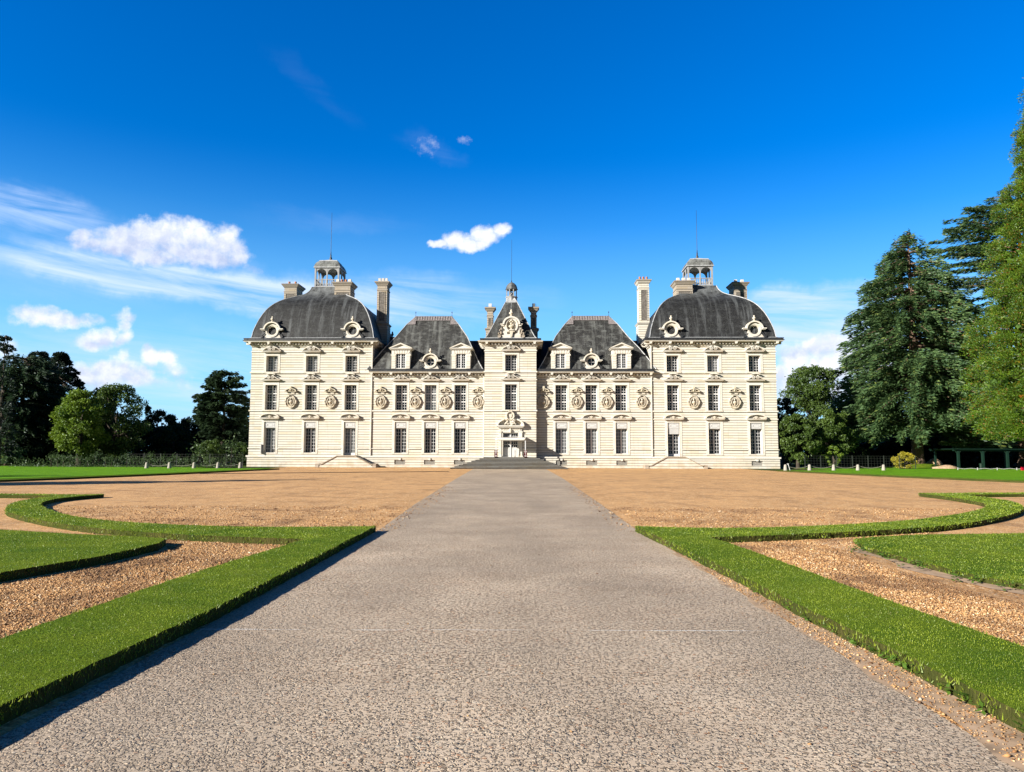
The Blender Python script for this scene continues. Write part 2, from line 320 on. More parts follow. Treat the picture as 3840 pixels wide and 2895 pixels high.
M['lawn'] = turf_mat('far_lawn', (.095, .24, .008), (.15, .32, .015))
M['meadow'] = turf_mat('dark_meadow', (.03, .05, .015), (.06, .09, .02))  # darker grass green than the lawns
M['soil'] = simple('dry_soil', (0.36, 0.25, 0.16), .95, .35, 6)
def pebble_mat():
    m, gg, p, t = mat('loose_pebbles'); r = gg.n('ShaderNodeNewGeometry').outputs['Random Per Island']
    c = gg.ramp(r, [(0, (.10, .045, .02)), (.2, (.28, .14, .055)), (.5, (.44, .245, .10)), (.75, (.54, .33, .145)), (.93, (.58, .41, .23)), (1, (.66, .56, .42))])
    ps = wp(gg); c = gg.mix(gg.map(gg.noise(gg.scale(ps, (1.2, .7, 1)), .9, 4, .65), .44, .62, 0, .75), c, (.10, .05, .026))
    gg.put(p.inputs['Base Color'], c); p.inputs['Roughness'].default_value = .75; p.inputs['Specular IOR Level'].default_value = .3
    return m
M['pebble'] = pebble_mat()

# ------------------------------------------------------------------ mesh helpers
def tag(o, label=None, cat=None, group=None, kind=None):
    if label: o['label'] = label
    if cat: o['category'] = cat
    if group: o['group'] = group
    if kind: o['kind'] = kind
    return o
def empty(name, loc=(0, 0, 0), rz=0, parent=None):
    o = bpy.data.objects.new(name, None); col.objects.link(o); o.location = loc; o.rotation_euler = (0, 0, rz); o.empty_display_size = .3
    if parent: o.parent = parent
    return o
class MB:
    def __init__(s): s.v = []; s.f = []; s.mi = []; s.sm = []; s.k = 0; s.smooth = False
    def add(s, vs, fs):
        b = len(s.v); s.v += [tuple(p) for p in vs]
        for f in fs: s.f.append([b + i for i in f]); s.mi.append(s.k); s.sm.append(s.smooth)
    def box(s, x0, x1, y0, y1, z0, z1):
        s.add([(x0, y0, z0), (x1, y0, z0), (x1, y1, z0), (x0, y1, z0), (x0, y0, z1), (x1, y0, z1), (x1, y1, z1), (x0, y1, z1)],
              [(0, 3, 2, 1), (4, 5, 6, 7), (0, 1, 5, 4), (1, 2, 6, 5), (2, 3, 7, 6), (3, 0, 4, 7)])
    def frus(s, cx, cy, a, b, z0, c, d, z1):   # rectangular frustum, half sizes a,b -> c,d
        s.add([(cx - a, cy - b, z0), (cx + a, cy - b, z0), (cx + a, cy + b, z0), (cx - a, cy + b, z0), (cx - c, cy - d, z1), (cx + c, cy - d, z1), (cx + c, cy + d, z1), (cx - c, cy + d, z1)],
              [(0, 3, 2, 1), (4, 5, 6, 7), (0, 1, 5, 4), (1, 2, 6, 5), (2, 3, 7, 6), (3, 0, 4, 7)])
    def prism(s, pts, y0, y1):   # polygon in xz (ccw seen from -y) extruded along y
        n = len(pts)
        s.add([(x, y0, z) for x, z in pts] + [(x, y1, z) for x, z in pts],
              [tuple(range(n)), tuple(range(2 * n - 1, n - 1, -1))] + [(i, i + n, (i + 1) % n + n, (i + 1) % n) for i in range(n)])
    def strip(s, outer, inner, y0, y1):  # band between two polylines in xz, extruded
        n = len(outer)
        for i in range(n - 1):
            q = [outer[i], outer[i + 1], inner[i + 1], inner[i]]
            s.add([(x, y0, z) for x, z in q] + [(x, y1, z) for x, z in q], [(0, 1, 2, 3), (7, 6, 5, 4), (0, 4, 5, 1), (2, 6, 7, 3), (1, 5, 6, 2), (3, 7, 4, 0)])
    def lathe(s, prof, cx=0, cy=0, cz=0, n=16, axis='z', sx=1, sy=1):
        vs = []
        for r, h in prof:
            for i in range(n):
                a = 2 * math.pi * i / n; p, q = r * math.cos(a) * sx, r * math.sin(a) * sy
                vs.append((cx + p, cy + q, cz + h) if axis == 'z' else (cx + p, cy + h, cz + q))
        fs = [(j * n + i, j * n + (i + 1) % n, (j + 1) * n + (i + 1) % n, (j + 1) * n + i) for j in range(len(prof) - 1) for i in range(n)]
        fs += [tuple(range(n - 1, -1, -1)), tuple((len(prof) - 1) * n + i for i in range(n))]
        s.add(vs, fs)
    def tube(s, pts, r, n=6, r1=None):
        pts = [Vector(p) for p in pts]; m = len(pts); vs = []
        for j, p in enumerate(pts):
            d = (pts[min(j + 1, m - 1)] - pts[max(j - 1, 0)]).normalized()
            u = d.cross(Vector((0, 0, 1)) if abs(d.z) < .9 else Vector((1, 0, 0))).normalized(); w = d.cross(u)
            rr = r if r1 is None else r + (r1 - r) * j / (m - 1)
            if isinstance(r, (list, tuple)): rr = r[j]
            for i in range(n):
                a = 2 * math.pi * i / n; vs.append(p + u * math.cos(a) * rr + w * math.sin(a) * rr)
        fs = [(j * n + i, j * n + (i + 1) % n, (j + 1) * n + (i + 1) % n, (j + 1) * n + i) for j in range(m - 1) for i in range(n)]
        fs += [tuple(range(n - 1, -1, -1)), tuple((m - 1) * n + i for i in range(n))]
        s.add(vs, fs)
    def ball(s, cx, cy, cz, rx, ry, rz, n=10, m=6):
        s.lathe([(math.sin(math.pi * (j + .02) / (m + .04)) * 1.0, -math.cos(math.pi * (j + .02) / (m + .04)) * rz) for j in range(m + 1)], cx, cy, cz, n, sx=rx, sy=ry)
    def mesh(s, name, mats):
        me = bpy.data.meshes.new(name); me.from_pydata(s.v, [], s.f)
        for q in (mats if isinstance(mats, (list, tuple)) else [mats]): me.materials.append(q)
        me.polygons.foreach_set('material_index', s.mi); me.polygons.foreach_set('use_smooth', s.sm); me.update()
        return me
    def build(s, name, mats, parent=None, loc=(0, 0, 0)):
        return inst(name, s.mesh(name, mats), parent, loc)
def inst(name, me, parent=None, loc=(0, 0, 0), rz=0, sc=None):
    o = bpy.data.objects.new(name, me); col.objects.link(o); o.location = loc; o.rotation_euler = (0, 0, rz)
    if sc: o.scale = sc
    if parent: o.parent = parent
    return o
def npmesh(name, V, Fc, mats, k=4, mi=None):
    me = bpy.data.meshes.new(name); n = len(Fc)
    me.vertices.add(len(V)); me.vertices.foreach_set('co', np.asarray(V, np.float32).ravel())
    me.loops.add(n * k); me.loops.foreach_set('vertex_index', np.asarray(Fc, np.int32).ravel())
    me.polygons.add(n); me.polygons.foreach_set('loop_start', np.arange(0, n * k, k, dtype=np.int32)); me.polygons.foreach_set('loop_total', np.full(n, k, np.int32))
    for q in (mats if isinstance(mats, (list, tuple)) else [mats]): me.materials.append(q)
    if mi is not None: me.polygons.foreach_set('material_index', np.asarray(mi, np.int32))
    me.update(calc_edges=True); return me
def copy_tree(o, parent=None):
    c = o.copy(); col.objects.link(c)
    if parent: c.parent = parent
    for ch in [q for q in bpy.data.objects if q.parent == o]: copy_tree(ch, c)
    return c

# ------------------------------------------------------------------ ground, path, gravel, lawns
def sheet(name, pts, z, m, kind='structure'):
    b = MB(); b.add([(x, y, z) for x, y in pts], [tuple(range(len(pts)))]); o = b.build(name, m); tag(o, kind=kind); return o
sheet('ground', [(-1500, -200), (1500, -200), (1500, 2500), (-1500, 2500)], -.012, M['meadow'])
sheet('gravel_forecourt', [(-30, -6), (30, -6), (30, 22), (29.5, 36), (26.5, 50), (24.6, 60), (23.6, 70), (23.6, 92), (-24, 92), (-23, 66), (-23.2, 56), (-25, 45), (-27, 34), (-30, 22)], -.004, M['gravel'])
sheet('path', [(-2.50, -6), (2.44, -6), (2.48, 4), (2.52, 11), (2.5, 15.5), (2.66, 22), (3.1, 45), (3.3, 72), (-3.7, 72), (-3.3, 45), (-2.85, 22), (-2.6, 15), (-2.62, 8), (-2.7, 4)], 0.0, M['path'])
def jag(poly, step=.11, amp=.014):
    out = []
    for i, a in enumerate(poly):
        c = poly[(i + 1) % len(poly)]; d = math.hypot(c[0] - a[0], c[1] - a[1]); k = max(1, int(d / step)) if min(a[1], c[1]) < 16 and d < 14 else 1
        for j in range(k):
            t = j / k; out.append((a[0] + (c[0] - a[0]) * t + random.uniform(-amp, amp), a[1] + (c[1] - a[1]) * t + random.uniform(-amp, amp)))
    return out
def raised(name, poly, h, m, label=None):
    if h > .1 or h == .07: poly = jag(poly)
    b = MB(); n = len(poly)
    # slightly bulged turf: skirt goes down below the gravel
    b.add([(x, y, h) for x, y in poly], [tuple(range(n))]); b.k = 1
    b.add([(x, y, -.05) for x, y in poly] + [(x, y, h) for x, y in poly], [(i, (i + 1) % n, (i + 1) % n + n, i + n) for i in range(n)])
    o = b.build(name, [m, M['turf_edge']]); tag(o, kind='structure'); return o
def ccw(p):
    a = sum(p[i][0] * p[(i + 1) % len(p)][1] - p[(i + 1) % len(p)][0] * p[i][1] for i in range(len(p)))
    return p if a > 0 else p[::-1]
def smooth(pl, it=2):
    for _ in range(it):
        q = [pl[0]]
        for a, b in zip(pl, pl[1:]):
            q += [(.75 * a[0] + .25 * b[0], .75 * a[1] + .25 * b[1]), (.25 * a[0] + .75 * b[0], .25 * a[1] + .75 * b[1])]
        pl = q + [pl[-1]]
    return pl
GH = .11
L_path = [(-2.60, 14.33), (-2.64, 9.2), (-2.66, 6.8), (-2.73, 5.6), (-2.80, 4.2), (-2.86, 2.2), (-2.9, .5)]
L_out = [(-4.05, .5), (-3.98, 2.2), (-3.86, 4.6), (-3.78, 6.5), (-3.72, 8.2), (-3.60, 9.6), (-3.32, 12.15)]
L_back = smooth([(-2.60, 14.33), (-4.16, 14.08), (-5.56, 14.2), (-7.17, 14.7), (-8.77, 15.6), (-10.42, 17.17), (-12.04, 19.15), (-13.0, 20.6), (-13.65, 22.3), (-13.66, 23.5), (-13.44, 24.56)])
L_front = smooth([(-3.32, 12.15), (-4.6, 12.45), (-5.98, 12.9), (-7.3, 13.55), (-8.73, 14.55), (-10.33, 15.96), (-11.75, 17.4), (-12.8, 18.9), (-13.9, 20.85), (-14.5, 22.97), (-14.4, 24.2), (-13.6, 24.9)])
R_path = [(2.40, 14.5), (2.57, 10.8), (2.64, 9.0), (2.68, 6.9), (2.74, 5.5), (2.78, 4.2), (2.82, 2.2), (2.84, .5)]
R_out = [(4.02, .5), (3.95, 2.2), (3.84, 4.2), (3.74, 5.6), (3.64, 6.8), (3.57, 8.2), (3.53, 9.5), (3.42, 11.9), (3.3, 12.6)]
R_back = smooth([(2.40, 14.5), (3.6, 14.15), (5.25, 14.4), (7.14, 15.2), (8.94, 16.3), (11.13, 18.2), (13.05, 20.4), (13.85, 21.9), (14.25, 23.5), (14.6, 25.2), (14.73, 26.98)])
R_front = smooth([(3.3, 12.6), (5.19, 13.2), (7.36, 14.1), (9.06, 15.1), (11.51, 17.3), (13.49, 19.6), (15.15, 22.4), (15.75, 24.6), (15.85, 26.5), (14.95, 27.4)])
strips = {
    'Ls': ccw(L_path + L_out), 'La': ccw(L_back + L_front[::-1]),
    'Rs': ccw(R_path + R_out), 'Ra': ccw(R_back + R_front[::-1])}
Lb = ccw([(-15, 14.6), (-11.5, 13.95), (-9.1, 13.4), (-7.4, 12.75), (-6.2, 12.4), (-5.6, 12.15), (-5.42, 11.5), (-5.5, 10.1), (-5.9, 8.7), (-6.4, 7.2), (-7.1, 5.4), (-8.2, 3), (-15, 3)])
Rb = ccw([(15, 14.9), (12, 14.2), (9.4, 13.8), (7.38, 13.5), (6.3, 13.1), (5.8, 12.7), (5.5, 11.6), (5.5, 10.3), (5.55, 8.9), (5.9, 7.9), (6.5, 6.2), (7.6, 3), (15, 3)])
Lbr = ccw([(-13.7, 24.5), (-16, 24.9), (-19, 25.0), (-22, 24.8), (-22, 24.3), (-18, 24.35), (-14.4, 23.9)])
Rbr = ccw([(15.0, 27.3), (17, 27.75), (21, 28.1), (25, 28.2), (25, 27.3), (20.5, 27.1), (17.5, 26.75), (15.8, 26.2)])
raised('lawn', strips['Ls'], GH, M['turf']); raised('lawn', strips['La'], GH - .004, M['turf'])
raised('lawn', strips['Rs'], GH, M['turf']); raised('lawn', strips['Ra'], GH - .004, M['turf'])
raised('lawn', Lb, GH, M['turf']); raised('lawn', Rb, .07, M['turf'])
raised('lawn', Lbr, GH - .01, M['turf']); raised('lawn', Rbr, GH - .01, M['turf'])
# big side lawns with a mown verge strip in front of each
raised('lawn', ccw([(-21.2, 66), (-22.0, 60.5), (-23.6, 49), (-25.6, 40.5), (-28.5, 33), (-150, 30), (-150, 73), (-28.4, 73), (-28.4, 66)]), .10, M['lawn'])
raised('lawn', ccw([(-20.6, 66), (-21.3, 60.2), (-22.6, 49.2), (-24.3, 40), (-27.0, 31.5), (-27.9, 31.7), (-25.15, 40.3), (-23.2, 49.2), (-21.8, 60.3), (-21.0, 66)]), .10, M['turf'])
raised('lawn', ccw([(24.2, 66), (25.0, 59), (26.6, 49), (28.6, 42), (32.5, 36), (150, 33), (150, 80), (29.3, 80), (29.3, 66)]), .09, M['lawn'])
raised('lawn', ccw([(23.4, 66), (24.0, 59), (25.5, 48.7), (27.4, 41), (31, 34.8), (31.8, 35.2), (28.2, 41.5), (26.2, 48.9), (24.6, 59), (23.9, 66)]), .09, M['turf'])
b = MB()
for i in range(40):      # dry soil verge beside the right grass border, ragged
    pass
pl = [(2.45, .5)] + [(2.47 + .05 * math.sin(i * 1.7) + random.uniform(-.025, .025), .5 + i * .33) for i in range(1, 34)]
sheet('soil_verge', ccw(pl + [(2.72, 11.4), (2.75, 6), (2.9, .5)]), .004, M['soil'])
pl = [(5.3 - .12 * math.sin(i) + random.uniform(-.08, .05) + max(0, 8.5 - (12.9 - i * .4)) * .32, 12.9 - i * .4) for i in range(24)]
sheet('soil_verge', ccw(pl + [(8.0, 3.2), (6.6, 6.5), (6.0, 8.6), (5.9, 12.9)]), .002, M['soil'])
b = MB(); b.box(-.02, .02, -9.4, 9.4, -.02, .035)
o = b.build('metal_edging', M['iron'], None, (-13.4, 56.2, 0)); o.rotation_euler = (0, 0, R(-62)); tag(o, 'thin dark metal edging strip lying across the gravel before the castle left half', 'edging')

# grass blades, weeds and loose pebbles -------------------------------------------------
def inside(P, poly):
    x, y = P[:, 0], P[:, 1]; r = np.zeros(len(P), bool); n = len(poly); j = n - 1
    for i in range(n):
        xi, yi = poly[i]; xj, yj = poly[j]
        c = ((yi > y) != (yj > y)) & (x < (xj - xi) * (y - yi) / (yj - yi + 1e-12) + xi); r ^= c; j = i
    return r
def scatter(poly, dens, y0, y1):
    p = np.array(poly); a = p.min(0); b = p.max(0); a[1] = max(a[1], y0); b[1] = min(b[1], y1)
    if b[1] <= a[1]: return np.zeros((0, 2))
    n = int(dens * (b - a).prod()); P = rng.uniform(a, b, (n, 2)); return P[inside(P, poly)]
def blades(P, z, h, w, lean=.5):
    n = len(P); a = rng.uniform(0, 2 * np.pi, n); t = rng.uniform(0, 2 * np.pi, n); hh = h * rng.uniform(.5, 1.3, n); ww = w * rng.uniform(.6, 1.3, n); ln = hh * rng.uniform(0, lean, n)
    dx, dy = np.cos(a) * ww / 2, np.sin(a) * ww / 2
    zz = np.full(n, z) if np.isscalar(z) else z
    A = np.stack([P[:, 0] - dx, P[:, 1] - dy, zz], 1); B = np.stack([P[:, 0] + dx, P[:, 1] + dy, zz], 1)
    C = np.stack([P[:, 0] + np.cos(t) * ln, P[:, 1] + np.sin(t) * ln, zz + hh], 1)
    return np.stack([A, B, C], 1).reshape(-1, 3)
parts = []
for poly in list(strips.values()) + [Lb, Rb, Lbr, Rbr]:
    zz = (.065 if poly is Rb else GH - .006)
    for y0, y1, d, h, w in [(2, 5.5, 9500, .014, .0052), (5.5, 9, 4200, .015, .0085), (9, 16, 1100, .017, .014), (16, 30, 200, .024, .03)]:
        if abs(poly[0][0]) > 4.9 and y1 < 9: d *= .6
        vis = scatter(poly, d, y0, y1)
        vis = vis[np.abs(vis[:, 0]) < vis[:, 1] * .72 + .3]
        parts.append(blades(vis, zz, h, w))
    # shaggy tufts hanging over the cut edge
    n = len(poly)
    for i in range(n):
        a, b2 = np.array(poly[i]), np.array(poly[(i + 1) % n]); ln = np.linalg.norm(b2 - a); ym = (a[1] + b2[1]) / 2
        if ym < 1: continue
        k = int(ln * (230 if ym < 8 else 130 if ym < 16 else 50))
        t = rng.uniform(0, 1, (k, 1)); nrm = np.array([(b2 - a)[1], -(b2 - a)[0]]) / (ln + 1e-9)
        P = a + (b2 - a) * t + nrm * rng.uniform(-.02, .025, (k, 1)); sc = 1 if ym < 8 else 1.7
        parts.append(blades(P, rng.uniform(.0, zz, k) ** .7 * zz ** .3, .034, .008 * sc, .9))
V = np.concatenate(parts); npn = len(V) // 3
o = inst('grass', npmesh('grass', V, np.arange(len(V)).reshape(-1, 3), M['blade'], 3)); tag(o, 'short mown grass blades growing on the raised lawn borders', 'grass', kind='stuff')
def weedclump(P, z, s):   # broad leaves
    n = len(P); out = []
    for _ in range(7):
        a = rng.uniform(0, 2 * np.pi, n); r = rng.uniform(.01, .04, n) * s; c = np.stack([P[:, 0] + np.cos(a) * r, P[:, 1] + np.sin(a) * r, z + rng.uniform(.0, .05, n) * s], 1)
        u = np.stack([np.cos(a), np.sin(a), rng.uniform(-.5, .5, n)], 1) * (.022 * s); w = np.stack([-np.sin(a), np.cos(a), rng.uniform(-.4, .4, n)], 1) * (.012 * s)
        out.append(np.stack([c - u, c + w, c + u, c - w], 1).reshape(-1, 3))
    return np.concatenate(out)
pw = []
t = rng.beta(2, 2, 500)[:, None]; P = np.array([2.70, 9.5]) * (1 - t) + np.array([2.84, 3.2]) * t + rng.normal(0, .05, (500, 2)); P[:, 0] += .03; pw.append(weedclump(P, .02, 1.1))
for cx, cy, n in [(5.55, 11.6, 60), (5.6, 10.9, 50), (5.5, 10.0, 40), (5.6, 9.0, 40), (5.75, 8.5, 30), (6.2, 12.7, 30)]:
    pw.append(weedclump(np.array([cx, cy]) + rng.normal(0, .16, (int(n * .6), 2)), .02, 1.2))
V = np.concatenate(pw); o = inst('weeds', npmesh('weeds', V, np.arange(len(V)).reshape(-1, 4), M['weed'], 4)); tag(o, 'leafy weeds sprouting along the lawn edges on the right', 'weeds', kind='stuff')

def pebbles(P, z, s):
    n = len(P); base = np.array([(1, 0, 0), (0, 1, 0), (-1, 0, 0), (0, -1, 0), (0, 0, .75), (0, 0, -.5)], float)
    fs = np.array([(0, 1, 4), (1, 2, 4), (2, 3, 4), (3, 0, 4), (1, 0, 5), (2, 1, 5), (3, 2, 5), (0, 3, 5)])
    a = rng.uniform(0, 2 * np.pi, n); sz = s * rng.lognormal(0, .35, n); sx = sz * rng.uniform(.7, 1.4, n); sy = sz * rng.uniform(.6, 1.1, n)
    Vv = base[None] * np.stack([sx, sy, sz * rng.uniform(.5, .9, n)], 1)[:, None, :]
    Vv = Vv + rng.normal(0, .12, Vv.shape) * sz[:, None, None]
    c, d = np.cos(a)[:, None], np.sin(a)[:, None]; x = Vv[..., 0] * c - Vv[..., 1] * d; y = Vv[..., 0] * d + Vv[..., 1] * c
    tl = rng.uniform(-.35, .35, (n, 1)); Vv = np.stack([x + P[:, :1], y + P[:, 1:2], Vv[..., 2] + tl * x + z + sz[:, None] * .25], 2)
    return Vv.reshape(-1, 3), (fs[None] + (np.arange(n) * 6)[:, None, None]).reshape(-1, 3)
bedL = ccw(L_out + L_front[:30] + [(-7, 13.1), (-5.7, 12.4), (-5.3, 11.6), (-5.35, 10.2), (-5.7, 8.9), (-6.4, 7), (-7, 5), (-7.2, 3), (-5, .5)])
bedR = ccw(R_out + R_front[:24] + [(7, 13.3), (5.8, 12.3), (5.2, 11.5), (5.0, 10), (5.1, 8), (6, 6), (7, 4), (5, .5)])
yard = ccw([(-2.75, 14.2)] + L_back[4:34] + [(-14, 40), (14, 40)] + R_back[4:34][::-1] + [(2.6, 14.3)])
VV, FF, off = [], [], 0
def addp(P, z, s):
    global off
    P = P[(np.abs(P[:, 0]) < P[:, 1] * .72 + .3)]
    v, f = pebbles(P, z, s); VV.append(v); FF.append(f + off); off += len(v)
for poly in (bedL, bedR):
    for y0, y1, d, s in [(2.5, 6, 4200, .0068), (6, 9, 3600, .0078), (9, 14.5, 2200, .0092)]:
        P = scatter(poly, d, y0, y1); addp(P, 0, s)
notpath = lambda P: P[np.abs(P[:, 0]) > 2.72]
for y0, y1, d, s in [(14, 17, 500, .0105), (17, 21, 160, .012)]:
    addp(notpath(scatter(yard, d, y0, y1)), 0, s)
P = scatter([(2.46, 2.5), (2.85, 2.5), (2.72, 12), (2.5, 12)], 1500, 2.5, 12); addp(P, .004, .007)
P = scatter([(-2.6, 2), (2.5, 2), (2.5, 16), (-2.6, 16)], 5, 2.2, 16); addp(P, 0, .006)
t = np.abs(rng.normal(0, .25, 900)); yy = rng.uniform(14.5, 34, 900); P = np.stack([np.where(rng.random(900) < .5, -(2.62 + (yy - 15) * .025) + t, 2.52 + (yy - 15) * .018 - t), yy], 1); addp(P, 0, .016)
o = inst('gravel', npmesh('gravel', np.concatenate(VV), np.concatenate(FF), M['pebble'], 3)); tag(o, 'loose orange gravel stones lying over the forecourt and beds', 'gravel', kind='stuff')
# ------------------------------------------------------------------ the castle
CAS = empty('castle', (-0.14, 77.0, 0), R(-1.8))
tag(CAS, 'long symmetrical cream stone castle with two domed slate pavilions and a central entrance tower', 'castle')
CM = Matrix.Translation((-0.14, 77.0, 0)) @ Matrix.Rotation(R(-1.8), 4, 'Z')
PX0, PX1 = 14.6, 27.5; PC = 21.05; PW = 6.45
TW, TY = 2.68, -0.8
def wall(b, x0, x1, y, z0, z1, holes):
    """front wall plane facing -y with openings; holes = (xa, xb, za, zb)"""
    xs = sorted({x0, x1, *[h[0] for h in holes], *[h[1] for h in holes]}); zs = sorted({z0, z1, *[h[2] for h in holes], *[h[3] for h in holes]})
    for xa, xb in zip(xs, xs[1:]):
        for za, zb in zip(zs, zs[1:]):
            cx, cz = (xa + xb) / 2, (za + zb) / 2
            if any(h[0] < cx < h[1] and h[2] < cz < h[3] for h in holes): continue
            b.add([(xa, y, za), (xb, y, za), (xb, y, zb), (xa, y, zb)], [(0, 1, 2, 3)])
def quadx(b, x, y0, y1, z0, z1, s):
    v = [(x, y0, z0), (x, y1, z0), (x, y1, z1), (x, y0, z1)]; b.add(v, [(0, 1, 2, 3) if s > 0 else (3, 2, 1, 0)])
HW = .61
ROW1 = (1.50, 4.72); ROW2 = (5.97, 8.62); ROW3 = (10.0, 11.72)
wx_p = [16.85, 21.05, 25.3]; wx_w = [5.28, 8.4, 11.5]
BW = (.57, .33, .79)   # cellar opening: half width, z0, z1
wins = []               # (x, y, row, flags)
for s in (-1, 1):
    for x in wx_p:
        door = (x == 16.85)
        wins += [(s * x, 0, 1 if not door else 4), (s * x, 0, 2), (s * x, 0, 3)]
    for x in wx_w: wins += [(s * x, 0, 1), (s * x, 0, 2)]
wins += [(0.05, TY, 2), (0.05, TY, 3)]
def hole(w):
    z0, z1 = {1: ROW1, 2: ROW2, 3: ROW3, 4: (1.24, 4.72)}[w[2]]
    return (w[0] - HW, w[0] + HW, z0, z1)
cell = [(s * x, ) for s in (-1, 1) for x in wx_w] + [(25.3,)]
# walls --------------------------------------------------------------
for s in (-1, 1):
    a, c = sorted((s * PX0, s * PX1)); b = MB()
    wall(b, a, c, 0, 1.16, 13.0, [hole(w) for w in wins if w[1] == 0 and a < w[0] < c])
    quadx(b, s * PX0, 0, 12.9, 1.16, 13.0, -s); quadx(b, s * PX1, 0, 12.9, 1.16, 13.0, s)
    b.add([(a, 12.9, 0), (c, 12.9, 0), (c, 12.9, 13), (a, 12.9, 13)], [(3, 2, 1, 0)])
    b.build('wall', M['wall'], CAS)
    a, c = sorted((s * TW, s * PX0)); b = MB()
    wall(b, a, c, 0, 1.16, 9.8, [hole(w) for w in wins if w[1] == 0 and a < w[0] < c])
    b.build('wall', M['wall'], CAS)
b = MB(); wall(b, -TW, TW, TY, 1.13, 13.0, [hole(w) for w in wins if w[1] == TY] + [(-.80, .86, 1.13, 3.62)])
quadx(b, -TW, TY, 8, 1.13, 13, -1); quadx(b, TW, TY, 8, 1.13, 13, 1); b.build('wall', M['wall'], CAS)
# plinth: slightly proud, cut for the cellar gratings
for (a, c) in ((-PX1 - .1, -TW), (TW, PX1 + .1)):
    b = MB(); hs_ = [(x[0] - BW[0], x[0] + BW[0], BW[1], BW[2]) for x in cell if a < x[0] < c]
    wall(b, a, c, -.10, -.2, 1.16, hs_)
    for h in hs_:
        b.add([(h[0], -.10, h[2]), (h[0], .3, h[2]), (h[0], .3, h[3]), (h[0], -.1, h[3])], [(0, 1, 2, 3)]); b.add([(h[1], -.10, h[2]), (h[1], .3, h[2]), (h[1], .3, h[3]), (h[1], -.1, h[3])], [(3, 2, 1, 0)])
        b.add([(h[0], -.1, h[2]), (h[1], -.1, h[2]), (h[1], .3, h[2]), (h[0], .3, h[2])], [(0, 1, 2, 3)])
    e = PX1 + .1 if c > 0 else -PX1 - .1
    quadx(b, e, -.1, 12.9, -.2, 1.16, 1 if c > 0 else -1)
    b.build('plinth', M['wall'], CAS)
# string courses -----------------------------------------------------
def course(b, x0, x1, y, z0, z1, p=.09, side=None):
    b.box(x0, x1, y - p, y + .02, z0, z1)
def around(b, s, z0, z1, p):   # course that also wraps the outer pavilion corner
    a, c = (-PX1 - p, -PX0 + 0) if s < 0 else (PX0, PX1 + p)
    b.box(a, c, -p, 12.9, z0, z1)
b = MB()
def seg(b, a, c, y, z0, z1, p, cut, cw):
    """course from a to c broken at the windows"""
    xs = [a]
    for x in sorted(cut):
        if a < x < c: xs += [x - cw, x + cw]
    xs.append(c)
    for i in range(0, len(xs), 2):
        if xs[i + 1] > xs[i]: b.box(xs[i], xs[i + 1], y - p, y + .02, z0, z1)
allx = [s * x for s in (-1, 1) for x in wx_p + wx_w]
for z0, z1, p in [(1.03, 1.20, .20), (5.82, 5.965, .10), (5.02, 5.11, .07), (9.06, 9.15, .07)]:
    b.box(-PX1 - p, -TW + .002, -p, .05, z0, z1); b.box(TW - .002, PX1 + p, -p, .05, z0, z1)
    b.box(-PX1 - p, -PX1 + .1, .05, 12.9, z0, z1); b.box(PX1 - .1, PX1 + p, .05, 12.9, z0, z1)
for z0, z1, p in [(9.85, 9.995, .10), (12.08, 12.17, .07)]:
    for s in (-1, 1):
        a, c = sorted((s * (PX0 + .0), s * (PX1 + p))); b.box(a, c, -p, .05, z0, z1)
        a, c = sorted((s * (PX1 - .1), s * (PX1 + p))); b.box(a, c, .05, 12.9, z0, z1)
seg(b, -PX1 - .08, -TW, 0, 1.92, 1.99, .08, allx, .88); seg(b, TW, PX1 + .08, 0, 1.92, 1.99, .08, allx, .88)
b.box(-PX1 - .08, -PX1 + .1, .02, 12.9, 1.92, 1.99); b.box(PX1 - .1, PX1 + .08, .02, 12.9, 1.92, 1.99)
for z0, z1, p in [(1.9, 1.97, .08), (5.82, 5.965, .10), (5.02, 5.11, .07), (9.06, 9.15, .07), (9.85, 9.995, .10), (12.08, 12.17, .07)]:
    if z0 == 1.9: b.box(-TW - p, -1.15, TY - p, TY + .02, z0, z1); b.box(1.25, TW + p, TY - p, TY + .02, z0, z1); b.box(-TW - p, -TW + .1, TY + .02, -.1, z0, z1); b.box(TW - .1, TW + p, TY + .02, -.1, z0, z1)
    elif z0 == 5.02: b.box(-TW - p, -.6, TY - p, TY + .02, z0, z1); b.box(.65, TW + p, TY - p, TY + .02, z0, z1); b.box(TW - .1, TW + p, TY + .02, -.08, z0, z1); b.box(-TW - p, -TW + .1, TY + .02, -.08, z0, z1)
    else: b.box(-TW - p, TW + p, TY - p, -.11, z0, z1)
b.build('string_course', M['plain'], CAS)
# downpipes
for x, z1 in ((-14.62, 12.9), (14.62, 12.9), (-2.80, 9.5)):
    d = MB(); d.box(x - .055, x + .055, -.13, -.02, 1.25, z1)
    for z in (2.8, 4.7, 6.6, 8.5): d.box(x - .075, x + .075, -.14, -.02, z, z + .06)
    d.build('downpipe', M['fabric'] if x == -2.80 else M['plain'], CAS)
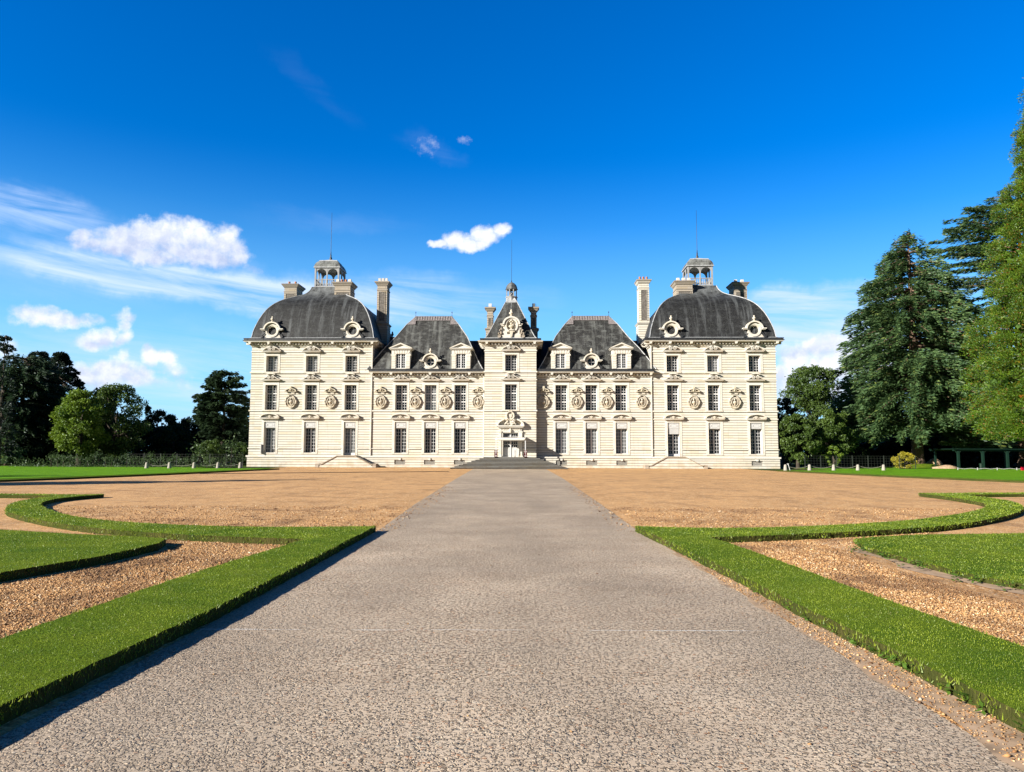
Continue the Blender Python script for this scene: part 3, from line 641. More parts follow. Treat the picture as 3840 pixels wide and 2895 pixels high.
# cornices -------------------------------------------------------------
def slabs(b, x0, x1, y0, y1, zt, side=(1, 1)):
    """zt = top of the gutter"""
    L_ = [(.10, -.80, -.68), (.17, -.68, -.62), (.40, -.44, -.37), (.66, -.37, -.30), (.70, -.30, -.26)]
    for p, a, c in L_:
        b.box(x0 - p * side[0], x1 + p * side[1], y0 - p, y1, zt + a, zt + c)
def corbels(b, xs, y, zt, dn=5, sp=.33):
    for i, x in enumerate(xs):
        b.prism([(x - .13, zt - .44), (x - .09, zt - .60), (x + .09, zt - .60), (x + .13, zt - .44)], y - .62, y)
        b.box(x - .15, x + .15, y - .64, y, zt - .44, zt - .372)
def dentils(b, x0, x1, y, zt):
    n = int((x1 - x0) / .33)
    for i in range(n + 1):
        x = x0 + (x1 - x0) * i / n
        b.box(x - .078, x + .078, y - .34, y, zt - .62, zt - .47)
def gutter(b, x0, x1, y0, y1, zt, side=(1, 1)):
    b.box(x0 - .76 * side[0], x1 + .76 * side[1], y0 - .74, y1, zt - .26, zt - .21)
    b.box(x0 - .66 * side[0], x1 + .66 * side[1], y0 - .66, y1, zt - .21, zt)
    b.box(x0 - .70 * side[0], x1 + .70 * side[1], y0 - .70, y1, zt - .035, zt + .005)
    x = x0 - .3
    while x < x1 + .3: b.box(x - .02, x + .02, y0 - .675, y0 - .655, zt - .2, zt - .04); x += .85
for s in (-1, 1):
    a, c = sorted((s * PX0, s * PX1)); b = MB(); slabs(b, a, c, 0, 12.9, 13.5)
    cx = [a - .35] + [a + 1.4 + i * 2.03 for i in range(6)] + [c + .35]
    cx = [a - .05, a + 1.95, a + 4.15, a + 6.45, a + 8.75, a + 10.95, c + .05]
    corbels(b, cx, 0, 13.5); dentils(b, a - .2, c + .2, 0, 13.5)
    for yy in [0.1 + i * 2.1 for i in range(7)]:
        for xx, q in ((a, -1), (c, 1)): b.box(min(xx, xx + q * .62), max(xx, xx + q * .62), yy - .13, yy + .13, 12.9, 13.12)
    for yy in [0.1 + i * .33 for i in range(38)]:
        for xx, q in ((a, -1), (c, 1)): b.box(min(xx, xx + q * .34), max(xx, xx + q * .34), yy - .078, yy + .078, 12.88, 13.03)
    b.build('cornice', M['plain'], CAS)
    b = MB(); gutter(b, a, c, 0, 12.9, 13.5); b.build('gutter', M['zinc'], CAS)
    b = MB(); b.box(a - .22, c + .22, -.22, 13.1, 13.5, 13.62); b.build('lead_flashing', M['lead'], CAS)
    a, c = sorted((s * (TW + .03), s * (PX0 + .22))); b = MB(); slabs(b, a, c, 0, 1.5, 10.24, (0, 0))
    cx = [s * v for v in (14.55, 12.5, 10.4, 8.4, 6.35, 4.3)]; corbels(b, cx, 0, 10.24); dentils(b, a + .35, c - .3, 0, 10.24); b.build('cornice', M['plain'], CAS)
    b = MB(); gutter(b, a, c, 0, 1.5, 10.24, (0, 0)); b.build('gutter', M['zinc'], CAS)
b = MB(); slabs(b, -TW, TW, TY, 6, 13.36); corbels(b, (-2.45, 0.03, 2.5), TY, 13.36); dentils(b, -2.6, 2.65, TY, 13.36)
for yy in (TY, .2, 1.2, 2.2):
    for q in (-1, 1): b.box(min(q * TW, q * (TW + .6)), max(q * TW, q * (TW + .6)), yy - .1, yy + .1, 12.76, 12.98)
for yy in [TY + i * .33 for i in range(12)]:
    for q in (-1, 1): b.box(min(q * TW, q * (TW + .34)), max(q * TW, q * (TW + .34)), yy - .078, yy + .078, 12.74, 12.89)
b.build('cornice', M['plain'], CAS)
b = MB(); gutter(b, -TW + .2, TW - .2, TY + .2, 6, 13.36); b.build('gutter', M['zinc'], CAS)
b = MB(); b.box(-TW - .03, TW + .05, TY - .05, 5.5, 13.36, 13.5); b.build('lead_flashing', M['lead'], CAS)
# windows --------------------------------------------------------------
def casement(w, z0, z1, rows, transom=None, kick=0.0):
    """white two-leaf window, origin at its bottom centre; leaves of two panes across"""
    b = MB(); t = .045; h = z1 - z0
    b.box(-w, -w + t, 0, .06, 0, h); b.box(w - t, w, 0, .06, 0, h); b.box(-w + t, w - t, 0, .06, 0, t); b.box(-w + t, w - t, 0, .06, h - t, h)
    b.box(-.05, .05, -.012, .05, t, h - t)
    for x in (-w + t, .05): b.box(x, x + .028, .012, .052, t, h - t)
    for x in (-.08, w - t - .035): b.box(x, x + .028, .012, .052, t, h - t)
    for s in (-1, 1):
        x = s * (w - t + .05) / 2; b.box(x - .015, x + .015, .018, .045, t + kick, h - t)
    n = rows
    for i in range(1, n):
        z = t + kick + (h - 2 * t - kick) * i / n; q = .016
        if transom and i in transom: q = .055
        b.box(-w + t, w - t, .022 if q < .03 else -.006, .049, z - q, z + q)
    if kick: b.box(-w + t, w - t, .0, .05, t, t + kick)
    return b.mesh('window', M['white'])
def pane_mesh(w, h): b = MB(); b.box(-w, w, 0, .01, 0, h); return {k: b.mesh('pane', M[k]) for k in ('glass', 'curtain')}
def surround_mesh(z0, z1, dep, lo=.12, sill=True):
    """dressed stone frame with its deep reveal, origin at the window's bottom centre"""
    b = MB(); h = z1 - z0; o = .86
    b.box(-o, -HW, -.03, dep, -lo, h + .27); b.box(HW, o, -.03, dep, -lo, h + .27); b.box(-HW, HW, -.03, dep, h, h + .27)
    b.box(-HW - .045, -HW, -.045, 0, 0, h); b.box(HW, HW + .045, -.045, 0, 0, h); b.box(-HW - .045, HW + .045, -.045, 0, h, h + .045)
    if sill: b.box(-.90, .90, -.14, dep, -.13, .0)
    else: b.box(-HW, HW, -.02, dep, -lo, .0)
    return b.mesh('surround', M['plain'])
def ped_arch(w=1.04):
    b = MB(); n = 14; b.box(-w + .06, w - .06, -.30, .02, -.02, .08); b.box(-w, w, -.36, .02, .08, .13)
    A = [(-w * math.cos(math.pi * i / n), .13 + .50 * math.sin(math.pi * i / n) ** .9) for i in range(n + 1)]
    B = [(x * .84, .13 + (z - .13) * .74) for x, z in A]; b.strip(A, B, -.38, .02)
    b.prism([(x, z) for x, z in B[::-1]], -.06, .02)
    b.k = 1
    for x, z, r in ((0, .30, .11), (-.12, .26, .09), (.12, .26, .09), (0, .2, .13), (-.27, .2, .06), (.27, .2, .06)): b.ball(x, -.12, z, r, .14, r)
    return b.mesh('pediment', [M['plain'], M['carved']])
def spiral(b, cx, cz, r, y0, y1, s=1):
    n = 26
    P = [(cx + s * (r * (1 - .72 * i / n)) * math.cos(math.pi * .5 + i * .5), cz + (r * (1 - .72 * i / n)) * math.sin(math.pi * .5 + i * .5)) for i in range(n + 1)]
    Q = [(cx + (x - cx) * .76, cz + (z - cz) * .76) for x, z in P]
    if s < 0: P, Q = Q, P
    b.strip(P, Q, y0, y1)
def ped_scroll(w=1.04, top=False, seg_=False):
    b = MB(); b.box(-w + .08, w - .08, -.30, .02, -.02, .07); b.box(-w, w, -.36, .02, .07, .125)
    hgt = .50
    for s in (-1, 1):
        n = 10
        if not seg_: A = [(s * (w - (w - .19) * i / n), .125 + (hgt - .02) * (i / n) ** 1.45) for i in range(n + 1)]
        else: A = [(s * (w - (w - .15) * i / n), .125 + (hgt - .02) * math.sin(math.pi / 2 * i / n) ** .9) for i in range(n + 1)]
        B = [(x, max(.125, z - .085 - .02 * (1 - abs(x) / w))) for x, z in A]
        if s > 0: A, B = B, A
        b.strip(A, B, -.34, .02)
        Pp = [(s * (w - .05), .125)] + [(x, z) for x, z in (B if s < 0 else A)] + [(s * .16, .125)]
        b.prism(Pp if s < 0 else Pp[::-1], -.07, .02)
        spiral(b, s * .20, .125 + .235, .215, -.36, .02, -s)
        b.lathe([(.05, 0), (.05, .33)], s * .20, -.34, .36, 8, 'y')
    if top:
        n = 8; A = [(-.52 + 1.04 * i / n, .70 + .10 * math.sin(math.pi * i / n)) for i in range(n + 1)]; B = [(x * .80, z - .10) for x, z in A]
        b.strip(A, B, -.36, .02); b.box(-.42, .42, -.08, .02, .5, .66)
    return b.mesh('pediment', [M['plain'], M['carved']])
def panel_mesh():
    b = MB(); b.box(-.56, .56, -.02, .03, 0, .62)
    for x0, x1, z0, z1 in ((-.47, .47, .09, .115), (-.47, .47, .505, .53), (-.47, -.445, .115, .505), (.445, .47, .115, .505), (-.27, .27, .18, .2), (-.27, .27, .42, .44), (-.27, -.25, .2, .42), (.25, .27, .2, .42)): b.box(x0, x1, -.04, -.02, z0, z1)
    for s in (-1, 1): b.lathe([(.075, 0), (.06, .03)], s * .365, -.05, .31, 10, 'y')
    return b.mesh('carved_panel', M['panel'])
DEP = .50
row = {1: dict(z=(1.50, 4.72), sash=(1.50, 4.06), rows=7), 4: dict(z=(1.24, 4.72), sash=(1.24, 4.06), rows=7, kick=.22), 2: dict(z=ROW2, sash=ROW2, rows=9, tr=(3, 6)), 3: dict(z=ROW3, sash=ROW3, rows=6)}
for k, r in row.items():
    r['c'] = casement(.607, r['sash'][0], r['sash'][1], r['rows'], r.get('tr'), r.get('kick', 0)); r['p'] = pane_mesh(.607, r['sash'][1] - r['sash'][0])
    r['s'] = surround_mesh(r['z'][0], r['z'][1], DEP, .14 if k != 4 else .0, k in (2, 3))
PEDA, PEDB, PEDBT, PEDC, PANEL = ped_arch(), ped_scroll(), ped_scroll(top=True), ped_scroll(w=1.02, seg_=True), panel_mesh()
hb = MB(); hb.box(-.61, .61, .0, .05, 0, .66); HEAD = hb.mesh('window_head', M['panel'])
def blind_mesh():
    b = MB(); b.box(-.56, .56, 0, .03, 0, .56)
    for i in range(9): b.box(-.50 + i * .118, -.455 + i * .118, -.02, 0, .04, .52)
    return b.mesh('slatted_blind', M['panel'])
cur = {(-16.85, 4), (21.05, 3), (-8.4, 2), (-25.3, 3), (-21.05, 3), (-25.3, 1), (5.28, 1), (8.4, 1), (11.5, 1)}
for x, y, k in wins:
    r = row[k]; z = r['sash'][0]; w = inst('window', r['c'], CAS, (x, y + DEP - .06, z))
    c = [q for q in cur if abs(q[0] - x) < .1 and q[1] == k]
    inst('pane', r['p']['curtain' if c else 'glass'], w, (0, .065, 0))
    inst('surround', r['s'], w, (0, .06 - DEP, 0))
    if k in (1, 4): inst('window_head', HEAD, w, (0, 0, r['sash'][1] - z))
    if k in (1, 4):
        inst('carved_panel', PANEL, w, (0, .14 - DEP, 4.10 - z))
        if k == 4 and x > 0: inst('slatted_blind', blind_mesh(), w, (0, .16 - DEP, 3.53 - z))
        inst('pediment', PEDA, w, (0, .06 - DEP, 5.02 - z))
    elif k == 2: inst('pediment', PEDBT if (abs(x) > 14 or y < -.1) else PEDB, w, (0, .06 - DEP, 9.06 - z))
    else: inst('pediment', PEDC, w, (0, .06 - DEP, 12.08 - z))
# open shutter on the leftmost ground floor window
b = MB(); b.box(0, .06, -.30, 0, 0, .95); b.build('shutter', M['panel'], CAS, (-26.12, -.03, 1.40))
# cellar gratings
b = MB(); b.box(-.6, .6, .10, .14, -.02, .48)
gm = MB()
for i in range(11): gm.box(-.5 + i * .1 - .014, -.5 + i * .1 + .014, 0, .025, 0, .46)
gm.box(-.57, .57, .0, .03, .40, .43); gmm = gm.mesh('grating_bars', M['fabric']); dk = MB(); dk.box(-.6, .6, 0, .02, -.05, .5); dkm = dk.mesh('cellar_window', M['iron'])
key = MB(); key.prism([(-.09, 0), (.09, 0), (.13, .2), (-.13, .2)], -.10, 0); keym = key.mesh('keystone', M['fabric'])
for x in cell:
    o = inst('cellar_window', dkm, CAS, (x[0], .12, .33)); inst('grating_bars', gmm, o, (0, -.12, 0)); inst('keystone', keym, o, (0, -.22, .44))
# bust niches ------------------------------------------------------------
def bust_shape(b, cx, cy, cz, s=1.0, tilt=0.0):
    b.smooth = True
    b.lathe([(.07, -.30), (.10, -.27), (.05, -.22), (.06, -.16), (.14, -.08), (.185, .0), (.19, .07), (.155, .12), (.07, .155), (.055, .20), (.06, .22)], cx, cy, cz, 12, sx=s, sy=.62 * s)
    b.ball(cx + tilt, cy - .02, cz + .31, .085 * s, .09, .115); b.ball(cx + tilt, cy + .01, cz + .36, .095 * s, .1, .085)
    b.ball(cx + tilt, cy - .115, cz + .30, .018, .03, .03)
    b.smooth = False
def oval(rx, rz, n=28, p=1.0, bulge=0): return [((rx + bulge * math.cos(4 * 2 * math.pi * i / n)) * math.cos(-2 * math.pi * i / n), (rz + bulge * math.cos(4 * 2 * math.pi * i / n)) * math.sin(-2 * math.pi * i / n)) for i in range(n + 1)]
def niche_mesh():
    b = MB()
    b.strip(oval(.60, .66, bulge=.02), oval(.50, .57), -.20, .02); b.strip(oval(.47, .55), oval(.37, .47), -.13, .02); b.strip(oval(.36, .46), oval(.30, .40), -.19, .02)
    b.strip(oval(.52, .59), oval(.30, .40), -.03, .0)
    for s in (-1, 1):
        b.ball(s * .60, -.12, .02, .09, .12, .11); b.ball(s * .33, -.16, .52, .08, .08, .07); b.ball(s * .36, -.14, -.50, .09, .09, .07)
        for q in (-1, 1): b.tube([(s * .44, -.2, q * .12), (s * .48, -.22, q * .28), (s * .40, -.2, q * .44)], .03, 5)
    b.box(-.16, .16, -.22, .0, -.64, -.52); b.prism([(-.14, .56), (.14, .56), (.2, .72), (-.2, .72)], -.2, 0)
    # blank tablet and little curved pediment above
    b.box(-.40, .40, -.07, .01, .78, 1.00); b.box(-.36, .36, -.09, -.07, .81, .97)
    n = 12; A = [(-.60 * math.cos(math.pi * i / n), 1.10 + .30 * math.sin(math.pi * i / n)) for i in range(n + 1)]; B = [(x * .84, 1.10 + (z - 1.10) * .72) for x, z in A]
    b.strip(A, B, -.34, .02); b.box(-.60, -.36, -.36, .02, 1.04, 1.11); b.box(.36, .60, -.36, .02, 1.04, 1.11); b.box(-.36, .36, -.22, .02, 1.05, 1.10)
    b.ball(0, -.2, 1.22, .12, .16, .12); b.ball(-.18, -.16, 1.18, .08, .12, .08); b.ball(.18, -.16, 1.18, .08, .12, .08)
    b.lathe([(.125, 0), (.125, .40)], 0, -.38, 1.52, 12, 'y'); b.box(-.1, .1, -.26, .02, 1.36, 1.46)
    return b.mesh('bust_niche', M['carved'])
NM = niche_mesh(); bm_ = MB(); bm_.v = []; bust_shape(bm_, 0, 0, 0); BM_ = bm_.mesh('bust', M['carved'])
for s in (-1, 1):
    for i, x in enumerate((3.44, 6.86, 9.98, 13.62, 18.95, 23.15)):
        n = inst('bust_niche', NM, CAS, (s * x, 0, 6.84)); inst('bust', BM_, n, (0, -.13, -.06), R(random.uniform(-25, 25)))
# pavilion roofs -----------------------------------------------------------
PROF = [(6.56, 13.58), (6.5, 13.8), (6.42, 14.3), (6.27, 14.85), (6.02, 15.6), (5.7, 16.35), (5.36, 16.95), (5.05, 17.38), (4.62, 17.82), (4.08, 18.24), (3.55, 18.55), (3.0, 18.83), (2.55, 19.07), (2.15, 19.38), (1.85, 19.78), (1.68, 20.22)]
def catmull(P, k=3):
    out = []
    for i in range(len(P) - 1):
        p0, p1, p2, p3 = P[max(0, i - 1)], P[i], P[i + 1], P[min(len(P) - 1, i + 2)]
        for j in range(k):
            t = j / k; out.append(tuple(.5 * ((2 * p1[a]) + (-p0[a] + p2[a]) * t + (2 * p0[a] - 5 * p1[a] + 4 * p2[a] - p3[a]) * t * t + (-p0[a] + 3 * p1[a] - 3 * p2[a] + p3[a]) * t ** 3) for a in (0, 1)))
    return out + [P[-1]]
def vault(b, prof):
    b.smooth = True
    for q in range(4):
        c, s = [(1, 0), (0, 1), (-1, 0), (0, -1)][q]; vs = []; nx = 6
        for w, z in prof:
            for i in range(nx + 1):
                x, y = -w + 2 * w * i / nx, -w; vs.append((x * c - y * s, x * s + y * c, z))
        b.add(vs, [(j * (nx + 1) + i, j * (nx + 1) + i + 1, (j + 1) * (nx + 1) + i + 1, (j + 1) * (nx + 1) + i) for j in range(len(prof) - 1) for i in range(nx)])
    b.smooth = False
def lantern(parent, loc, h, zb, zr, ze, zt, za, nar=2, sp=29.4):
    """square open lantern: half width h, z of base, rail, eave, roof break, apex"""
    rt = empty('lantern', loc, 0, parent)
    z0 = 0; b = MB(); b.box(-h - .12, h + .12, -h - .12, h + .12, zb - .12, zb + .06)
    b.build('lantern_floor', M['lead'], rt)
    b = MB()
    for sx in (-1, 1):
        for sy in (-1, 1): b.box(sx * h - .09, sx * h + .09, sy * h - .09, sy * h + .09, zb + .06, ze)
    for q in range(4):
        c, s = [(1, 0), (0, 1), (-1, 0), (0, -1)][q]
        m2 = MB()
        if nar == 2: m2.box(-.07, .07, -h - .06, -h + .06, zb + .06, ze)
        spans = ((-h + .09, -.07), (.07, h - .09)) if nar == 2 else ((-h + .09, h - .09),)
        for x0, x1 in spans:
            cx, r = (x0 + x1) / 2, (x1 - x0) / 2; n = 12; top = ze; sp_ = ze - .12 - r
            A = [(cx - r * math.cos(math.pi * i / n), sp_ + r * math.sin(math.pi * i / n)) for i in range(n + 1)]
            m2.strip([(x, top) for x, z in A], A, -h - .05, -h + .05)
        m2.box(-h, h, -h - .07, -h + .07, ze - .08, ze)
        b.add([(x * c - y * s, x * s + y * c, z) for x, y, z in m2.v], m2.f)
    b.build('lantern_arcade', M['lantern'], rt)
    if zr:
        b = MB(); m2 = MB(); m2.box(-h + .09, h - .09, -h - .05, -h + .05, zr - .09, zr); m2.box(-h + .09, h - .09, -h - .05, -h + .05, zb + .06, zb + .14)
        for x in [(-h + .25) + i * (2 * h - .5) / 11 for i in range(12)]:
            if abs(x) < .09: continue
            m2.lathe([(.03, 0), (.035, .1), (.075, .22), (.06, .32), (.03, .42), (.035, zr - zb - .23)], x, -h, zb + .14, 6)
        for q in range(4):
            c, s = [(1, 0), (0, 1), (-1, 0), (0, -1)][q]; b.add([(x * c - y * s, x * s + y * c, z) for x, y, z in m2.v], m2.f)
        b.build('balustrade', M['lantern'], rt)
    b = MB(); e = h + .2; b.k = 1; b.box(-e, e, -e, e, ze, ze + .09); b.k = 0
    hh = zt - ze - .09
    vault(b, [(e - .04, ze + .09), (e - .07, ze + .09 + hh * .25), (e - .15, ze + .09 + hh * .5), (e - .29, ze + .09 + hh * .78), (h - .30, zt)])
    b.k = 1; b.frus(0, 0, h - .26, h - .26, zt, h - .30, h - .30, zt + .09); b.frus(0, 0, h - .36, h - .36, zt + .09, (h - .3) * .5, (h - .3) * .5, zt + (za - zt) * .72); b.frus(0, 0, (h - .3) * .5, (h - .3) * .5, zt + (za - zt) * .72, .10, .10, za + .06)
    b.build('lantern_roof', [M['slate_pale'], M['lead']], rt)
    b = MB(); b.smooth = True; b.lathe([(.16, 0), (.2, .06), (.12, .14), (.17, .24), (.10, .34), (.07, .5), (.11, .56), (.06, .62), (.045, .95), (.028, 1.0), (.022, 3), (.016, sp - za)], 0, 0, za, 8)
    b.build('spire', M['zinc'], rt); return rt
for s in (-1, 1):
    rt = empty('pavilion_roof', (s * PC, PW, 0), 0, CAS)
    b = MB(); vault(b, catmull(PROF)); b.build('slate_dome', M['slate'], rt)
    b = MB()
    cp = catmull(PROF)
    for sx in (-1, 1):
        for sy in (-1, 1): b.tube([(sx * w, sy * w, z) for w, z in cp], .05, 5)
    b.build('lead_hip', M['lead'], rt)
    lantern(CAS, (s * PC - .1 * (s < 0) , PW, 0), 1.32, 20.25, 21.17, 22.5, 23.38, 23.72)
# wing roofs ---------------------------------------------------------------
for s in (-1, 1):
    xo, xi = 15.14, 2.92; to, ti = 10.6, 6.6
    # long steep hipped roof: rings of (outer x, inner x, front y, z)
    rg = [(xo, xi, -.15, 10.26), (14.5, 3.5, .35, 11.3), (13.6, 4.1, .95, 12.6), (12.45, 4.75, 1.6, 14.0), (11.5, 5.75, 2.45, 15.45), (to, ti, 3.1, 16.45)]
    b = MB(); yb = 6.4
    for k in range(len(rg) - 1):
        o0, i0, y0, z0 = rg[k]; o1, i1, y1, z1 = rg[k + 1]; f0, f1 = 2 * 3.2 - y0, 2 * 3.2 - y1
        v = [(s * o0, y0, z0), (s * i0, y0, z0), (s * i1, y1, z1), (s * o1, y1, z1)]; b.add(v, [(0, 1, 2, 3)])
        for a, c, d in ((o0, o1, -1), (i0, i1, 1)): b.add([(s * a, f0, z0), (s * a, y0, z0), (s * c, y1, z1), (s * c, f1, z1)], [(0, 1, 2, 3)])
        b.add([(s * i0, f0, z0), (s * o0, f0, z0), (s * o1, f1, z1), (s * i1, f1, z1)], [(0, 1, 2, 3)])
    b.add([(s * to, 3.1, 16.45), (s * ti, 3.1, 16.45), (s * ti, 3.3, 16.45), (s * to, 3.3, 16.45)], [(0, 1, 2, 3)])
    rr = b.build('wing_roof', M['slate_pale'], CAS)
    b = MB()
    for side in (0, 1): b.tube([(s * r_[side], r_[2] - .01, r_[3]) for r_ in rg], .045, 5)
    b.build('lead_hip', M['lead'], rr)
    b = MB(); b.add([(s * (to + .03), 3.03, 16.45), (s * (ti - .03), 3.03, 16.45), (s * (ti - .1), 2.72, 15.98), (s * (to + .1), 2.72, 15.98)], [(0, 1, 2, 3)])
    for a, c, e1 in ((to, 11.4, 10.5), (ti, 5.85, 6.7)):
        b.add([(s * a, 3.0, 16.46), (s * e1, 3.0, 16.46), (s * e1, 2.35, 15.45), (s * c, 2.35, 15.45)], [(0, 1, 2, 3)])
    b.box(min(s * to, s * ti) - .03, max(s * to, s * ti) + .03, 3.05, 3.35, 16.42, 16.50)
    b.box(min(s * to, s * ti) + .1, max(s * to, s * ti) - .1, 2.66, 2.74, 15.93, 15.99)
    x = min(s * to, s * ti) + .2
    while x < max(s * to, s * ti) - .1: b.tube([(x, 2.69, 15.98), (x, 3.0, 16.47)], .025, 4); x += .28
    b.build('ridge_lead', M['leadcap'], rr)
    for xx in (to, ti):
        b = MB(); b.lathe([(.04, 0), (.05, .08), (.02, .12), (.015, .38), (.06, .44), (.03, .52), (.01, .62)], s * xx, 3.2, 16.45, 6); b.build('roof_finial', M['iron'], rr)
    # lower connecting roof behind
    b = MB(); a, c = sorted((s * 15.3, s * 2.3))
    b.add([(a, .9, 10.26), (c, .9, 10.26), (c, 5.6, 14.15), (a, 5.6, 14.15), (a, 9.5, 10.26), (c, 9.5, 10.26)], [(0, 1, 2, 3), (3, 2, 5, 4)])
    b.build('connecting_roof', M['slate'], CAS)
    # slate shoulder where the pavilion meets the wing
    b = MB(); b.frus(s * 14.2, 3.0, .55, 1.6, 10.26, .15, .5, 12.6); b.build('roof_shoulder', M['slate_pale'], CAS)
# tower roof
b = MB(); TC = TY + 2.68
def ring(hw): return hw
TP = [(2.62, 13.5), (2.45, 13.75), (2.25, 14.15), (.62, 17.7)]
for (w0, z0), (w1, z1) in zip(TP, TP[1:]): b.frus(0, TC, w0, w0, z0, w1, w1, z1)
tr = b.build('tower_roof', M['slate_pale'], CAS)
b = MB(); b.frus(0, TC, .66, .66, 17.64, .60, .60, 17.78)
for sx in (-1, 1): b.tube([(sx * w, TC - w, z) for w, z in TP], .04, 5)
b.tube([(0, TC - .66, 17.6), (0, TC - 1.15, 16.6)], .02, 4)
b.frus(0, TC - .05, .58, .58, 17.78, .03, .2, 18.75); b.build('lead_cap', M['lead'], tr)
lr = empty('bell_lantern', (0, TC, 0), 0, CAS); b = MB()
b.lathe([(.62, 17.8), (.60, 18.25), (.66, 18.27), (.66, 18.36)], 0, 0, 0, 8)
for i in range(8):
    a = math.pi / 8 + i * math.pi / 4; x, y = .56 * math.cos(a), .56 * math.sin(a); b.box(x - .05, x + .05, y - .05, y + .05, 18.36, 19.15)
    a0, a1 = a, a + math.pi / 4; n = 6
    for j in range(n):
        t0, t1 = j / n, (j + 1) / n
        q = [(t0, 19.18), (t1, 19.18), (t1, 18.90 + .22 * math.sin(math.pi * t1)), (t0, 18.90 + .22 * math.sin(math.pi * t0))]
        pts = [(.58 * ((1 - t) * math.cos(a0) + t * math.cos(a1)), .58 * ((1 - t) * math.sin(a0) + t * math.sin(a1)), z) for t, z in q]
        b.add(pts, [(0, 1, 2, 3), (3, 2, 1, 0)])
b.build('lantern_arcade', M['lantern'], lr)
b = MB(); b.lathe([(.66, 19.12), (.68, 19.17), (.68, 19.22), (.62, 19.25), (.60, 19.42), (.50, 19.66), (.30, 19.86), (.10, 19.97), (.05, 20.0)], 0, 0, 0, 8); b.build('lantern_roof', M['slate'], lr)
b = MB(); b.lathe([(.04, 19.98), (.06, 20.1), (.02, 20.2), (.013, 24.7)], 0, 0, 0, 6); b.build('spire', M['zinc'], lr)
b = MB(); b.lathe([(.22, 18.55), (.19, 18.6), (.15, 18.8), (.08, 18.9)], 0, 0, 0, 10); b.tube([(0, 0, 18.9), (0, 0, 19.2)], .02, 4); b.build('bell', M['iron'], lr)
# chimneys -------------------------------------------------------------------
def chimney(x0, x1, y0, y1, zb, zt, pots, stage=None, m='chim', pm='pot', panel=True):
    b = MB(); w = (x1 - x0); cx, cy = (x0 + x1) / 2, (y0 + y1) / 2; hx, hy = w / 2, (y1 - y0) / 2
    b.box(x0, x1, y0, y1, zb, zt - .95)
    b.frus(cx, cy, hx + .05, hy + .05, zt - .95, hx + .05, hy + .05, zt - .87); b.box(x0 + .02, x1 - .02, y0 + .02, y1 - .02, zt - .87, zt - .42)
    b.frus(cx, cy, hx + .03, hy + .03, zt - .42, hx + .22, hy + .22, zt - .12); b.box(x0 - .26, x1 + .26, y0 - .26, y1 + .26, zt - .12, zt - .03)
    if stage:
        b.box(x0 - .12, x1 + .12, y0 - .12, y1 + .12, zb, stage); b.frus(cx, cy, hx + .14, hy + .14, stage, hx + .26, hy + .26, stage + .16); b.frus(cx, cy, hx + .26, hy + .26, stage + .16, hx + .02, hy + .02, stage + .3)
    o = b.build('chimney', M[m], CAS)
    if panel:
        lo = (stage + .42) if stage else zb + .3; hi = zt - 1.12; q = min(.2, w * .18); d = MB()
        d.box(x0 + q, x1 - q, y0 - .012, y0 + .01, lo, hi); d.k = 1
        for a, c, e, f in ((x0 + q, x1 - q, lo, lo + .05), (x0 + q, x1 - q, hi - .05, hi), (x0 + q, x0 + q + .05, lo, hi), (x1 - q - .05, x1 - q, lo, hi)): d.box(a, c, y0 - .05, y0 - .012, e, f)
        d.box(x0 + q, x1 - q, y0 + .008, y0 + .03, zt - .78, zt - .5); d.build('recessed_panel', [M['chimpanel'], M[m]], o)
    d = MB(); d.box(x0 - .27, x1 + .27, y0 - .27, y1 + .27, zt - .03, zt + .02); d.build('cap_slab', M['leadcap'], o)
    for i in range(pots):
        px = x0 + w * (i + .5) / pots; q = MB(); r = min(.15, w / pots * .34); mm = pm if not isinstance(pm, (list, tuple)) else pm[i % len(pm)]
        if mm == 'pot': q.lathe([(r * 1.1, 0), (r, .06), (r * .85, .34), (r * .95, .36), (r * .95, .42)], px, cy - hy * .4, zt + .02, 10)
        else: q.frus(px, cy - hy * .4, r * 1.25, r * 1.3, zt + .02, r, r * 1.1, zt + .47)
        q.build('chimney_pot', M[mm], o)
    return o
for s in (-1, 1):
    mx = lambda a, c: tuple(sorted((s * a, s * c)))
    cm = 'chim'
    chimney(*mx(25.55, 27.05), 8.0, 10.3, 15, 21.3, 2 if s > 0 else 2, None, cm, 'pot_pale' if s > 0 else 'pot')
    chimney(*mx(18.15, 19.95), 4.0, 6.0, 17, 20.55, 3 if s > 0 else 4, None, cm, 'pot_pale' if s > 0 else ('pot_pale', 'pot', 'pot', 'pot_pale'))
    chimney(*mx(14.08, 15.22), 4.4, 5.9, 9.5, 20.7 + .1 * (s > 0), 3, 15.75, cm if s < 0 else 'wall', ('pot_pale' if s < 0 else 'pot'))
    x = mx(2.05, 2.72)
    o = chimney(*x, 3.0, 3.9, 12.9, 17.45, 0, 14.9, cm)
    b = MB(); b.box(s * 2.4 - .17, s * 2.4 + .17, 3.1, 3.5, 17.47, 17.9); b.box(s * 2.4 + .28, s * 2.4 + .30, 3.2, 3.22, 17.47, 17.85); b.build('metal_cowl', M['white'] if s < 0 else M['lead'], o)
# small urn on the ridge next to the left wing
for s in (-1,):
    b = MB(); b.box(-.35, .35, -.3, .3, 13.9, 14.75); b.lathe([(.1, 14.75), (.05, 14.85), (.14, 15.0), (.16, 15.12), (.08, 15.25), (.1, 15.3), (.05, 15.42)], 0, 0, 0, 8); b.build('ridge_urn', M['zinc'], CAS, (-13.75, 6.2, -.1))
